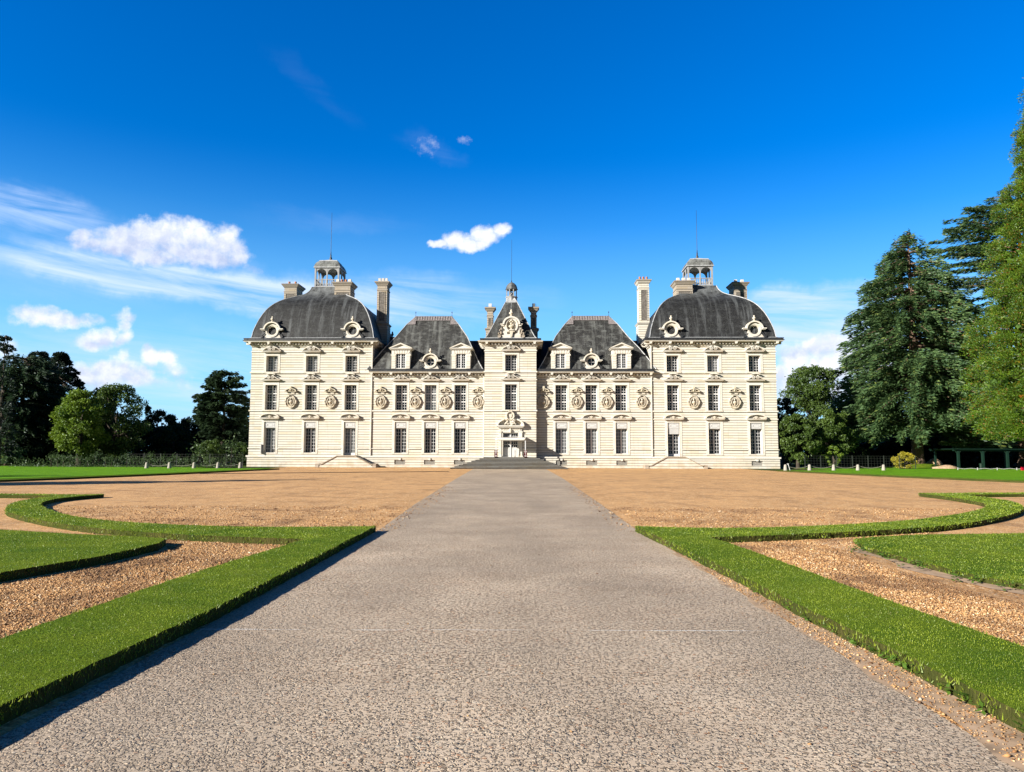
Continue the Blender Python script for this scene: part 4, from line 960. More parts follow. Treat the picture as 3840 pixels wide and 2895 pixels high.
# dormers -----------------------------------------------------------------------
urn = MB(); urn.smooth = True; urn.lathe([(.13, 0), (.15, .05), (.06, .1), (.06, .14), (.17, .22), (.19, .3), (.10, .37), (.07, .44), (.10, .49), (.05, .56)], 0, 0, 0, 10); URN = urn.mesh('urn_finial', M['carved'])
dc = casement(.497, 0, 1.52, 6); dp = pane_mesh(.497, 1.52)
def dormer(x):
    rt = empty('dormer', (x, -.25, 10.26), 0, CAS); b = MB()
    b.box(-.98, -.50, 0, 1.6, 0, 2.05); b.box(.50, .98, 0, 1.6, 0, 2.05); b.box(-.50, .50, 0, 1.6, 1.63, 2.05); b.box(-.5, .5, 0, .3, 0, .1)
    b.box(-1.06, -.98, -.03, .5, 1.42, 1.56); b.box(.98, 1.06, -.03, .5, 1.42, 1.56)
    for i in range(6):
        for s in (-1, 1): b.box(min(s * .56, s * .96), max(s * .56, s * .96), -.035, 0, .06 + i * .25, .06 + i * .25 + .20)
    for i in range(7):
        a = -.9 + i * .3; b.prism([(a * .8 - .10, 1.62), (a * .8 + .10, 1.62), (a + .12, 2.02), (a - .12, 2.02)], -.035, 0)
    b.build('dormer_front', M['plain'], rt)
    b = MB(); b.box(-1.14, 1.14, -.16, 1.9, 2.05, 2.14); b.box(-1.22, 1.22, -.26, 2.0, 2.14, 2.22)
    b.strip([(-1.24, 2.22), (0, 2.76), (1.24, 2.22)], [(-1.0, 2.22), (0, 2.62), (1.0, 2.22)], -.30, 2.3); b.prism([(-1.0, 2.22), (1.0, 2.22), (0, 2.62)], -.10, 2.2)
    b.build('pediment', M['plain'], rt)
    b = MB(); b.add([(-1.27, -.32, 2.22), (0, -.32, 2.79), (0, 3.0, 2.79), (-1.27, 3.0, 2.22)], [(0, 1, 2, 3)]); b.add([(1.27, -.32, 2.22), (0, -.32, 2.79), (0, 3.0, 2.79), (1.27, 3.0, 2.22)], [(3, 2, 1, 0)]); b.build('dormer_roof', M['zinc'], rt)
    w = inst('window', dc, rt, (0, .10, .1)); inst('pane', dp['glass'], w, (0, .06, 0))
def oculus(x, y, z, k=1.0):
    """round dormer: origin at its base centre"""
    rt = empty('oculus_dormer', (x, y, z), 0, CAS); cz = .74 * k; R0, R1 = .66 * k, .46 * k; b = MB()
    n = 28; C = lambda r: [(r * math.cos(math.pi * 2 * i / n), cz + r * math.sin(-math.pi * 2 * i / n)) for i in range(n + 1)]
    # body with a round hole: left and right halves
    dpt = 1.5
    body = [(.92 * k, 0), (.86 * k, .14), (.70 * k, .34 * k), (.66 * k, .55 * k), (.66 * k, 1.0 * k)]
    nb = 14
    for s in (-1, 1):
        hole_ = [(s * R1 * math.sin(math.pi * i / nb), cz - R1 * math.cos(math.pi * i / nb)) for i in range(nb + 1)]
        def ox(zz):
            if zz > 1.0 * k: return max(0.0, math.sqrt(max(0, (.82 * k) ** 2 - (zz - cz) ** 2)))
            for (a, c), (d, e) in zip(body, body[1:]):
                if c <= zz <= e: return a + (d - a) * (zz - c) / (e - c)
            return .66 * k
        zs = [0, .08] + [p[1] for p in hole_] + [cz + .5 * k, cz + .6 * k, cz + .7 * k, cz + .78 * k]
        out_ = [(s * ox(q), q) for q in zs]; inn = [(0, 0), (0, .08)] + hole_ + [(0, q) for q in zs[-4:]]
        (b.strip(out_, inn, 0, dpt) if s > 0 else b.strip(inn, out_, 0, dpt))
    b.build('oculus_front', M['plain'], rt)
    b = MB(); b.strip(C(R0), C(R1 + .06), -.10, .02); b.strip(C(R1 + .07), C(R1 - .03), -.04, .25)
    A = [(-.86 * k * math.cos(math.pi * i / 16), cz + .10 + .80 * k * math.sin(math.pi * i / 16)) for i in range(17)]; B = [(x_ * .84, cz + .10 + (z_ - cz - .10) * .84) for x_, z_ in A]
    b.strip(A, B, -.26, dpt)
    for s in (-1, 1):
        a, c = sorted((s * .72 * k, s * 1.16 * k)); b.box(a, c, -.28, .8, cz + .10, cz + .20); a, c = sorted((s * .66 * k, s * 1.06 * k)); b.box(a, c, -.20, .8, cz + .02, cz + .10)
    b.build('hood_moulding', M['plain'], rt)
    b = MB()
    for s in (-1, 1): b.lathe([(.15, 0), (.17, .08), (.15, .25)], s * 1.02 * k, -.22, .13, 10, 'y'); b.tube([(s * 1.05 * k, -.1, .24), (s * .85 * k, -.1, .34), (s * .76 * k, -.1, .52)], .05, 5)
    b.build('side_scroll', M['zinc'] if k < 1.1 else M['carved'], rt)
    w = MB(); Rr = R1; w.box(-.03, .03, 0, .04, cz - Rr, cz + Rr); w.box(-Rr, Rr, 0, .035, cz - .02, cz + .02); w.strip(C(Rr), C(Rr - .05), -.01, .05)
    ww = w.build('window', M['white'], rt, (0, .24, 0)); p = MB(); p.lathe([(Rr, 0), (Rr, .02)], 0, .05, cz, 24, 'y'); p.build('pane', M['glass'], ww)
    inst('urn_finial', URN, rt, (0, -.05, cz + .9 * k), 0, (k, k, k)); return rt
for s in (-1, 1):
    dormer(s * 11.55); dormer(s * 5.2); oculus(s * 8.42, -.22, 10.30, .98)
    oculus(s * 16.75, -.12, 13.60, 1.05); oculus(s * 25.35, -.12, 13.60, 1.05)
# big carved roundel with a bust above the tower cornice
rt = empty('tower_dormer', (.08, TY + .05, 13.44), 0, CAS); b = MB(); n = 28; cz = 1.35
EL = lambda rx, rz: [(rx * math.cos(2 * math.pi * i / n), cz + rz * math.sin(-2 * math.pi * i / n)) for i in range(n + 1)]
b.box(-.98, .98, -.05, .9, 0, .42); b.box(-.86, -.45, 0, .9, .42, 1.55); b.box(.45, .86, 0, .9, .42, 1.55); b.box(-.5, .5, .22, .9, .4, 2.0)
for s in (-1, 1):
    a, c = sorted((s * .72, s * 1.16)); b.box(a, c, -.16, .7, 1.42, 1.52); a, c = sorted((s * .76, s * 1.05)); b.box(a, c, -.1, .7, 1.28, 1.42)
A = [(-.92 * math.cos(math.pi * i / 16), 1.45 + .84 * math.sin(math.pi * i / 16)) for i in range(17)]; B = [(x * .80, 1.45 + (z - 1.45) * .82) for x, z in A]; b.strip(A, B, -.24, .9); b.strip(B, [(x * .5, 1.45 + (z - 1.45) * .6) for x, z in B], .05, .6)
b.strip(EL(.68, .80), EL(.50, .64), -.12, .2); b.build('tower_dormer_front', M['plain'], rt)
b = MB(); bust_shape(b, 0, -.06, 1.22, 1.55); b.box(-.26, .26, -.28, .2, .80, .90); b.prism([(-.08, .12), (.08, .12), (.2, .8), (-.2, .8)], -.2, .2)
for x, z, r in ((-.16, 1.74, .09), (.16, 1.74, .09), (0, 1.84, .12), (-.3, .7, .1), (.3, .7, .1)): b.ball(x, -.12, z, r, .1, r)
b.build('bust', M['carved'], rt)
b = MB()
for s in (-1, 1):
    b.lathe([(.17, 0), (.19, .08), (.16, .25)], s * 1.24, -.18, .2, 10, 'y'); b.tube([(s * 1.3, -.05, .42), (s * 1.08, -.05, .62), (s * 1.0, -.05, 1.1)], .09, 6)
    for x, z, r in ((1.05, .5, .13), (1.18, .82, .1), (1.3, .5, .1), (1.02, 1.0, .12)): b.ball(s * x, -.1, z, r, .12, r)
b.build('carved_scroll', M['chim'], rt); inst('urn_finial', URN, rt, (0, 0, 2.28), 0, (1.35, 1.35, 1.35))
# entrance door -----------------------------------------------------------------
rt = empty('portal', (.03, TY, 1.13), 0, CAS); b = MB()
for s in (-1, 1):
    a, c = sorted((s * .96, s * 1.20)); b.box(a, c, -.16, .05, 0, 2.62); a, c = sorted((s * .80, s * .98)); b.box(a, c, -.10, .42, 0, 2.62)
    a, c = sorted((s * .92, s * 1.26)); b.box(a, c, -.22, .05, 0, .14); b.box(a, c, -.2, .05, 2.5, 2.62)
b.box(-1.20, 1.20, -.10, .42, 2.50, 2.66); b.box(-1.14, 1.14, -.14, .05, 2.66, 2.98); b.box(-1.32, 1.32, -.42, .05, 3.02, 3.12); b.box(-1.42, 1.42, -.50, .05, 3.12, 3.22); b.box(-1.24, 1.24, -.28, .05, 2.95, 3.02)
n = 18; A = [(-1.42 * math.cos(math.pi * i / n), 3.22 + .80 * math.sin(math.pi * i / n)) for i in range(n + 1)]; B = [(x * .88, 3.22 + (z - 3.22) * .80) for x, z in A]
b.strip(A[:7], B[:7], -.50, .05); b.strip(A[12:], B[12:], -.50, .05); b.strip(A[6:13], B[6:13], -.14, .05); b.prism(B[::-1], -.05, .05)
b.build('portal_frame', M['plain'], rt)
b = MB()
for i in range(15): b.ball(-.98 + i * .14, -.15, 2.82 + .03 * (i % 2), .065, .05, .10)
for s in (-1, 1):
    for x, z, r in ((.30, 3.62, .15), (.42, 3.45, .13), (.22, 3.38, .12), (.34, 3.8, .10), (.55, 3.36, .08)): b.ball(s * x, -.3, z, r, .2, r)
    spiral(b, s * .34, 3.72, .17, -.46, -.1, -s)
b.ball(0, -.22, 2.70, .16, .14, .24); b.ball(0, -.28, 2.56, .09, .1, .13); b.box(-.14, .14, -.36, .05, 3.22, 3.6)
b.build('portal_carving', M['carved'], rt)
b = MB(); cz = 4.22; EL = lambda rx, rz: [(rx * math.cos(2 * math.pi * i / 28), cz + rz * math.sin(-2 * math.pi * i / 28)) for i in range(29)]
b.strip(EL(.43, .47), EL(.33, .37), -.42, 0); b.strip(EL(.33, .37), EL(.26, .30), -.34, 0); b.lathe([(.3, 0), (.3, .25)], 0, -.26, cz, 24, 'y', 1, 1.1)
b.prism([(0, cz - .22), (.15, cz - .08), (.15, cz + .18), (-.15, cz + .18), (-.15, cz - .08)], -.34, -.2)
for i in range(16):
    a = 2 * math.pi * i / 16; b.ball(.38 * math.cos(a), -.42, cz + .42 * math.sin(a), .05, .05, .05)
b.box(-.22, .22, -.36, 0, cz - .62, cz - .42)
for x in (-.14, 0, .14): b.ball(x, -.3, cz + .52, .07, .08, .08)
b.build('crest', M['carved'], rt)
b = MB(); b.box(-.80, .80, .36, .44, 0, 2.50); b.build('door_backing', M['glass'], rt)
b = MB(); b.box(-.80, -.70, .26, .34, 0, 2.50); b.box(.72, .80, .26, .34, 0, 2.50); b.box(-.70, .72, .26, .34, 2.38, 2.50); b.box(-.05, .06, .22, .34, .0, 2.38)
b.box(-.70, .72, .24, .34, 1.86, 1.96)
for s in (-1, 1):
    for i in range(4):
        x = s * (.08 + i * .2); b.box(x - .02, x + .02, .28, .33, .98, 2.38)
    for z in (1.28, 1.56, 2.12): b.box(min(s * .06, s * .70), max(s * .06, s * .70), .28, .33, z - .02, z + .02)
b.build('door_frame', M['white'], rt)
for s in (-1, 1):
    b = MB(); a, c = sorted((s * .06, s * .70)); b.box(a, c, .29, .34, .0, .98); b.box(a + .09, c - .09, .27, .29, .12, .86); d = b.build('door', M['panel'], rt)
    h = MB(); h.box(s * .10 - .012, s * .10 + .012, .20, .27, 1.02, 1.16); h.build('handle', M['iron'], d)
# steps ---------------------------------------------------------------------------
b = MB(); nst = 9
for i in range(nst):
    z1 = 1.125 - i * .125; e = i * .375; last = i == nst - 1
    b.k = 0; b.box(-2.62 - e, 2.68 + e, -2.75 - e, TY + .6 if i == 0 else -.11, z1 - .042, z1)
    b.k = 1; b.box(-2.60 - e, 2.66 + e, -2.73 - e, -.112, z1 - .128 if not last else -.1, z1 - .0425)
b.build('front_steps', [M['step'], M['riser']], CAS)
b = MB(); b.box(-2.5, 2.56, -2.45, TY + .55, 1.127, 1.135); b.build('landing', M['plain'], CAS)
for s in (-1, 1):
    cx = s * 16.75; P = [(-2.75, -.1), (2.75, -.1), (2.75, .10), (2.55, .30), (.95, 1.16), (-.95, 1.16), (-2.55, .30), (-2.75, .10)]
    b = MB(); b.prism(P, -1.75, -.2)
    o = b.build('side_stairs', M['wall'], CAS, (cx, 0, 0))
    b = MB(); A = [(-2.78, .36), (-2.55, .36), (-.92, 1.24), (.92, 1.24), (2.55, .36), (2.78, .36)]; b.strip(A, [(-2.78, .28), (-2.52, .28), (-.90, 1.15), (.90, 1.15), (2.52, .28), (2.78, .28)], -1.84, -1.55); b.box(-1.0, 1.0, -1.55, -.1, 1.15, 1.22)
    b.box(-3.12, -2.76, -1.80, -.5, -.1, .40); b.box(2.76, 3.12, -1.80, -.5, -.1, .40)
    b.build('coping', M['chim'], o)
# entrance awning, signs, rope -------------------------------------------------------
AW = empty('awning', CM @ Vector((.1, TY, 1.13)), R(-1.8)); tag(AW, 'white canvas awning on slim posts sheltering the castle entrance door', 'awning')
for x in (-1.46, 1.48):
    for y in (-1.75,):
        b = MB(); b.box(-.045, .045, -.045, .045, 0, 1.9); b.box(-.1, .1, -.1, .1, 0, .04); b.build('post', M['white'], AW, (x, y, 0))
b = MB(); n = 16; fr = []
for i in range(n + 1):
    t = i / n; x = -1.52 + 3.06 * t; sag = .16 * math.sin(math.pi * t)
    fr.append((x, sag))
vs = [(x, -1.80, 1.92 - s_ * .25) for x, s_ in fr] + [(x, -1.80, 1.66 - s_ * .10) for x, s_ in fr] + [(x, -.02, 2.02) for x, s_ in fr] + [(x, -.9, 1.93 - s_ * .5) for x, s_ in fr]
m1 = n + 1; b.smooth = True; b.add(vs, [(i, i + 1, m1 + i + 1, m1 + i) for i in range(n)] + [(i + 1, i, 3 * m1 + i, 3 * m1 + i + 1) for i in range(n)] + [(3 * m1 + i + 1, 3 * m1 + i, 2 * m1 + i, 2 * m1 + i + 1) for i in range(n)])
o = b.build('canopy', M['fabric'], AW); sm_ = o.modifiers.new('thick', 'SOLIDIFY'); sm_.thickness = .012
b = MB(); b.tube([(-1.5, -1.8, 1.93), (1.52, -1.8, 1.93)], .02, 5); b.tube([(-1.5, -1.8, 1.93), (-1.5, 0, 2.03)], .02, 5); b.tube([(1.52, -1.8, 1.93), (1.52, 0, 2.03)], .02, 5); b.build('awning_frame', M['white'], AW)
for x, lb in ((-1.36, 'dark red notice stand with white lines beside the left awning post'), (1.60, 'dark red notice stand with white lines beside the right awning post')):
    t_ = empty('notice_stand', CM @ Vector((x, TY - 1.95, 1.13)), R(-1.8)); tag(t_, lb, 'sign', 'notice stands at the castle door')
    b = MB(); b.box(-.16, .16, -.03, .03, .02, .68); b.box(-.17, .17, -.12, .12, 0, .03); b.build('board', M['sign'], t_)
    b = MB()
    for z, w in ((.62, .20), (.54, .24), (.44, .14), (.34, .10), (.26, .06), (.14, .16), (.09, .2)): b.box(-w / 2, w / 2, -.036, -.03, z - .018, z + .012)
    b.build('lettering', M['signink'], t_)
t_ = empty('barrier_post', CM @ Vector((.52, TY - .5, 1.13)), R(-1.8)); tag(t_, 'slim dark red post standing in front of the right door leaf', 'post')
b = MB(); b.lathe([(.12, 0), (.12, .02), (.025, .04), (.025, .62), (.035, .63), (.035, .68)], 0, 0, 0, 8); b.build('post_stem', M['sign'], t_)

# ------------------------------------------------------------------ trees and planting
def at(px, Yd): return (px - 1920) / F_PX / 1.004 * Yd
def hz(py, Yd): return EYE + (HOR - py) / F_PX * Yd
def nrm(a): return a / (np.linalg.norm(a, axis=-1, keepdims=True) + 1e-9)
def leafquads(C, D, l, w, flat=0.0):
    n = len(C); u = nrm(D); r = rng.normal(0, 1, (n, 3)); r[:, 2] += 0
    v = nrm(np.cross(u, r))
    if flat: v = nrm(v * np.array([1, 1, 1 - flat]))
    l = (np.asarray(l) * rng.uniform(.6, 1.35, n))[:, None]; w = (np.asarray(w) * rng.uniform(.6, 1.3, n))[:, None]
    return np.stack([C - u * l * .5, C + v * w * .5 - u * l * .1, C + u * l * .5, C - v * w * .5 - u * l * .1], 1).reshape(-1, 3)
def crown_obj(V, m, parent, name='crown'):
    o = inst(name, npmesh(name, V, np.arange(len(V)).reshape(-1, 4), M[m], 4), parent); return o
def branch_mesh(b, p0, p1, r0, r1, wob=.3, n=5):
    P = [Vector(p0).lerp(Vector(p1), i / n) for i in range(n + 1)]; L_ = (Vector(p1) - Vector(p0)).length
    for i in range(1, n): P[i] += Vector([random.uniform(-1, 1) * wob * L_ * .1 for _ in range(3)])
    b.tube(P, [r0 + (r1 - r0) * i / n for i in range(n + 1)], 6)
def deciduous(name, x, y, H, Rr, base, leaf, label, nb=46, nl=14000, ls=.20, trunk='bark_dark', group=None, lobes=None, z0=0, inner=.25, xs=1.0):
    t = empty(name, (x, y, z0)); tag(t, label, 'tree', group)
    b = MB(); b.smooth = True; tr = .022 * H + .05
    b.tube([(0, 0, -.2), (0, 0, .2), (.05, .02, H * .3), (.0, .1, H * .62)], [tr * 1.6, tr * 1.15, tr * .85, tr * .4], 9)
    cz, rz = (H + base) / 2, (H - base) / 2; cl = []
    nb = int(nb * 2.0)
    for i in range(nb):
        f = rng.uniform(-.95, 1); a = rng.uniform(0, 2 * np.pi); q = math.sqrt(max(0, 1 - f * f)) * rng.uniform(.55, .92) * (1.0 if f > -.2 else .92)
        cl.append((q * math.cos(a) * Rr * xs, q * math.sin(a) * Rr, cz + f * rz * .86, Rr * rng.uniform(.11, .27)))
    for c in cl[::6]: branch_mesh(b, (0, 0, H * random.uniform(.22, .5)), (c[0], c[1], c[2] - .1), tr * .35, tr * .08)
    b.build('trunk', M[trunk], t)
    w = np.array([c[3] ** 2 for c in cl]); k = rng.choice(len(cl), nl, p=w / w.sum()); C0 = np.array(cl)[k]
    d = nrm(rng.normal(0, 1, (nl, 3))); rad = C0[:, 3:4] * (rng.uniform(inner, 1, (nl, 1)) ** .45) * (1 + .25 * rng.normal(0, 1, (nl, 1)) * (rng.random((nl, 1)) < .25))
    P = C0[:, :3] + d * rad * np.array([1, 1, .75]); P[:, 2] = np.maximum(P[:, 2], .15)
    D = nrm(d * .6 + rng.normal(0, .6, (nl, 3))); crown_obj(leafquads(P, D, ls, ls * .62), leaf, t); return t
def cedar(name, x, y, H, prof, leaf, label, nbr=150, per=260, ls=.55, lw=.13, zb=2.0, trunk='bark', tr=.5, az=None, droop=.10, zexp=1.0, group=None, seed=1, z0=0, side=None, up=.1, thick=.16):
    """tiers of flat sprays on near-level boughs; prof = [(z fraction, reach)]"""
    r_ = random.Random(seed); t = empty(name, (x, y, z0)); tag(t, label, 'tree', group); b = MB(); b.smooth = True
    b.tube([(0, 0, -.2), (0, 0, .25), (0, 0, 1.2), (.1, .05, H * .4), (.05, 0, H * .75), (0, 0, H * .97)], [tr * 1.7, tr * 1.35, tr * 1.02, tr * .75, tr * .35, tr * .07], 10)
    Ps, Ds, Ls = [], [], []; zf = [p[0] for p in prof]; rf = [p[1] for p in prof]
    for i in range(nbr):
        f = ((i + r_.random()) / nbr) ** zexp; z = zb + (H - zb) * f
        # tiers: branches gather in loose horizontal layers
        z = z + .25 * math.sin(z * 4.2); reach = float(np.interp(f, zf, rf)) * r_.uniform(.72, 1.08); a = r_.uniform(0, 2 * math.pi)
        if side is not None and r_.random() < .55: a = side + r_.gauss(0, .7)
        ca, sa = math.cos(a), math.sin(a); n = max(24, int(per * (reach / max(rf)) ** 1.4))
        s = rng.uniform(.12, 1.0, n) ** .75; wdt = .05 + .30 * np.sin(np.pi * np.clip(s, 0, 1) ** .8) * reach * .55
        lat = rng.normal(0, .5, n) * wdt; rise = up * reach * s - droop * reach * s ** 2.2
        zz = z + rise + rng.normal(0, thick, n) - .28 * np.abs(lat) * .5
        P = np.stack([ca * s * reach - sa * lat, sa * s * reach + ca * lat, zz], 1)
        fan = np.sign(lat) * rng.uniform(.1, 1.0, n)
        D = np.stack([ca - sa * fan, sa + ca * fan, rng.normal(-.05 - .25 * s, .22, n)], 1)
        Ps.append(P); Ds.append(D); Ls.append(np.full(n, ls) * (.7 + .4 * (reach / max(rf))))
        if i % 2 == 0: b.tube([(0, 0, z - .1), (ca * reach * .5, sa * reach * .5, z + up * reach * .5 - droop * reach * .2), (ca * reach * .9, sa * reach * .9, z + up * reach * .9 - droop * reach * .8)], [tr * .18, tr * .10, .02], 5)
    b.build('trunk', M[trunk], t)
    P = np.concatenate(Ps); D = np.concatenate(Ds); Lg = np.concatenate(Ls); P[:, 2] = np.maximum(P[:, 2], .25)
    crown_obj(leafquads(P, D, Lg, Lg * (lw / ls), .35), leaf, t); return t
def conifer_puffs(name, x, y, H, prof, leaf, label, n_p=900, per=60, ls=.22, pr=.5, trunk='bark', tr=.8, zb=1.5, group=None, arc=None):
    """cone built of rounded upswept foliage clumps (sequoia) """
    t = empty(name, (x, y, 0)); tag(t, label, 'tree', group); b = MB(); b.smooth = True
    b.tube([(0, 0, -.2), (0, 0, .6), (0, 0, 3), (0, 0, H * .5), (0, 0, H * .96)], [tr * 1.6, tr * 1.2, tr, tr * .5, tr * .06], 12); zf = [p[0] for p in prof]; rf = [p[1] for p in prof]
    f = rng.uniform(0, 1, n_p) ** 1.25; a = rng.uniform(0, 2 * np.pi, n_p)
    if arc: k = rng.random(n_p) < .8; a[k] = rng.uniform(arc[0], arc[1], k.sum())
    z = zb + (H - zb) * f; lobes = 1 + .10 * np.sin(a * 5 + z * 1.1) + .08 * np.sin(a * 3 - z * .6)
    rr = np.interp(f, zf, rf) * lobes * (rng.uniform(.35, 1.0, n_p) ** .33) * 1.02
    for i in range(0, n_p, 9): b.tube([(0, 0, z[i] + .3), (rr[i] * .6 * math.cos(a[i]), rr[i] * .6 * math.sin(a[i]), z[i] - .5), (rr[i] * math.cos(a[i]), rr[i] * math.sin(a[i]), z[i])], [.09, .05, .02], 4)
    b.build('trunk', M[trunk], t)
    C = np.stack([rr * np.cos(a), rr * np.sin(a), z], 1); rad = pr * rng.uniform(.6, 1.5, n_p) * (.55 + .45 * (1 - f))
    k = np.repeat(np.arange(n_p), per); d = nrm(rng.normal(0, 1, (len(k), 3))); d[:, 2] = np.abs(d[:, 2]) * .9 - .25
    P = C[k] + d * (rad[k] * rng.uniform(.15, 1.08, len(k)) ** .5)[:, None] * np.array([1, 1, 1.15])
    out = np.stack([np.cos(a[k]), np.sin(a[k]), np.full(len(k), .4)], 1)
    D = nrm(d * .8 + out * .5 + rng.normal(0, .35, (len(k), 3)))
    V = leafquads(P, D, ls, ls * .42)
    if arc:   # older foliage filling the inside of the cone
        m_ = 26000; f2 = rng.uniform(0, .97, m_) ** 1.2; a2 = rng.uniform(0, 2 * np.pi, m_); r2 = np.interp(f2, zf, rf) * rng.uniform(.2, .86, m_)
        V = np.concatenate([V, leafquads(np.stack([r2 * np.cos(a2), r2 * np.sin(a2), zb + (H - zb) * f2], 1), rng.normal(0, 1, (m_, 3)), .6, .4)])
    crown_obj(V, leaf, t); return t

# right hand side -------------------------------------------------------
cedar('cedar_tree', at(3442, 83), 83, hz(850, 83), [(0, 8.8), (.10, 9.6), (.25, 9.0), (.45, 8.0), (.62, 6.9), (.74, 5.7), (.84, 4.2), (.92, 2.8), (1, .4)], 'cedar', 'tall broad blue-green cedar with a bare brown trunk right of the castle', 460, 430, .58, .16, 4.4, tr=.62, seed=3, droop=.30, up=.05, thick=.26)
cedar('cedar_tree', at(3610, 96), 96, hz(1240, 96), [(0, 7), (.3, 6.5), (.6, 5), (.85, 3), (1, .8)], 'cedar_dark', 'darker cedar half hidden behind the tall broad cedar on the right', 240, 300, .65, .18, 2.4, tr=.7, seed=5, droop=.22, up=.05)
cedar('cedar_tree', at(3850, 80), 80, hz(690, 80), [(0, 8.5), (.15, 7.5), (.30, 6.0), (.55, 5.4), (.70, 7.2), (.82, 8.6), (.90, 7.0), (.96, 4), (1, 1)], 'cedar', 'cedar with long open layered boughs reaching out behind the bright sequoia', 260, 300, .55, .12, 2.3, tr=.75, seed=8, droop=.10, up=.12, side=math.pi, thick=.12)
conifer_puffs('sequoia_tree', at(4062, 62), 62, 40, [(0, 7.2), (.12, 7.8), (.23, 6.7), (.39, 5.9), (.5, 4.9), (.67, 3.3), (.85, 1.8), (1, .3)], 'sequoia', 'bright yellow-green sequoia towering at the right edge of the photo', 1500, 210, .165, .95, tr=.9, zb=2.9, arc=(math.pi * .75, math.pi * 1.6))
deciduous('broadleaf_tree', at(3055, 106), 106, hz(1368, 106), 4.5, hz(1545, 106), 'mid', 'dark round-crowned oak showing sky through its crown beyond the castle corner', 50, 15000, .30, inner=.3)
deciduous('broadleaf_tree', at(2935, 100), 100, hz(1470, 100), 2.2, 1.5, 'darkleaf', 'narrow dark tree right behind the right castle corner', 26, 7000, .28)
deciduous('broadleaf_tree', at(2992, 76.5), 76.5, hz(1545, 76.5), 2.3, .2, 'mid', 'leafy green tree branching to the ground beside the right castle corner', 44, 14000, .22)
deciduous('broadleaf_tree', at(3110, 79), 79, hz(1512, 79), 2.7, .2, 'mid', 'full rounded green tree between the castle corner tree and the tall cedar', 48, 15000, .22)
deciduous('shrub', at(3125, 75.5), 75.5, hz(1665, 75.5), .9, .1, 'bright', 'small light green bush under the trees right of the castle', 20, 3500, .14)['category'] = 'bush'
deciduous('shrub', at(3390, 76), 76, 1.75, 1.15, .0, 'yellow', 'yellow leaved shrub in front of the tall cedar trunk', 26, 5200, .13)['category'] = 'bush'
deciduous('shrub', at(3215, 84), 84, 2.4, 1.6, .0, 'darkleaf', 'dark low bush under the left boughs of the tall cedar', 24, 5000, .16)['category'] = 'bush'
# left hand side --------------------------------------------------------
cedar('cedar_tree', at(70, 88), 88, hz(1345, 88), [(0, 6.8), (.3, 6.6), (.6, 6.0), (.85, 5.0), (1, 2.4)], 'cedar_dark', 'big dark drooping cedar near the left edge of the photo', 300, 330, .5, .15, .6, tr=.45, seed=11, droop=.25, up=.08, trunk='bark_dark')
conifer_puffs('pine_tree', at(205, 94), 94, hz(1332, 94), [(0, 2.6), (.3, 2.9), (.6, 2.5), (.85, 1.7), (1, .5)], 'pine', 'blackish pine with ragged clumps rising above the bright green tree', 520, 70, .34, .62, 'bark_dark', .3, 1)
conifer_puffs('pine_tree', at(128, 96), 96, hz(1330, 96), [(0, 3), (.3, 3.1), (.6, 2.6), (.85, 1.8), (1, .6)], 'pine', 'blackish pine directly left of the ragged pine behind the big dark cedar', 520, 70, .34, .62, 'bark_dark', .3, 1)
conifer_puffs('pine_tree', at(-6, 72), 72, hz(1262, 72), [(0, 1.4), (.4, 1.2), (.8, .8), (1, .3)], 'pine', 'narrow dark conifer cut off by the left photo edge', 130, 60, .26, .42, 'bark_dark', .2, 1)
deciduous('broadleaf_tree', at(298, 84), 84, hz(1462, 84), 3.1, .6, 'bright', 'sunlit yellow-green tree on the left lawn, brightest of the row', 60, 20000, .24)
deciduous('broadleaf_tree', at(430, 89), 89, hz(1438, 89), 4.0, .4, 'mid', 'rounded mid green tree overlapping the sunlit tree on its right', 60, 19000, .26)
deciduous('broadleaf_tree', at(350, 92), 92, hz(1450, 92), 3.0, .6, 'mid', 'green tree filling the gap behind the sunlit and the rounded green tree', 44, 12000, .26)
conifer_puffs('spruce_tree', at(548, 98), 98, hz(1528, 98), [(0, 1.6), (.5, 1.1), (1, .1)], 'cedar_dark', 'small pointed spruce rising just right of the rounded green tree', 130, 50, .26, .36, 'bark_dark', .15, .6)
deciduous('broadleaf_tree', at(600, 100), 100, hz(1540, 100), 2.7, .4, 'darkleaf', 'low dark tree right of the small pointed spruce', 34, 9000, .28)
deciduous('broadleaf_tree', at(715, 102), 102, hz(1562, 102), 2.6, .4, 'darkleaf', 'low dark tree adjoining the layered cedar on its left', 34, 9000, .28)
deciduous('broadleaf_tree', at(650, 96), 96, hz(1600, 96), 2.8, .1, 'darkleaf', 'low dark bushy tree in the dip of the left tree line', 30, 8000, .26)
cedar('cedar_tree', at(833, 90), 90, hz(1403, 90), [(0, 3.0), (.25, 2.9), (.5, 3.3), (.68, 3.7), (.82, 2.6), (.92, 2.6), (1, 1.2)], 'cedar_dark', 'dark layered cedar standing just left of the castle', 260, 330, .42, .15, .8, tr=.25, seed=21, droop=.08, up=.10, trunk='bark_dark', thick=.11)
cedar('cedar_tree', at(948, 98), 98, hz(1470, 98), [(0, 3), (.4, 2.8), (.7, 2.6), (1, .8)], 'cedar_dark', 'dark cedar partly hidden behind the left castle corner', 120, 200, .42, .14, 1.0, tr=.3, seed=23, droop=.05, up=.10, trunk='bark_dark', thick=.09)
deciduous('shrub', at(795, 84), 84, hz(1650, 84), 1.5, .1, 'mid', 'mossy green bush at the foot of the layered cedar', 26, 6000, .17)['category'] = 'bush'
deciduous('shrub', at(905, 86), 86, hz(1662, 86), 1.3, .1, 'mid', 'mossy green bush against the left castle corner', 24, 5000, .17)['category'] = 'bush'
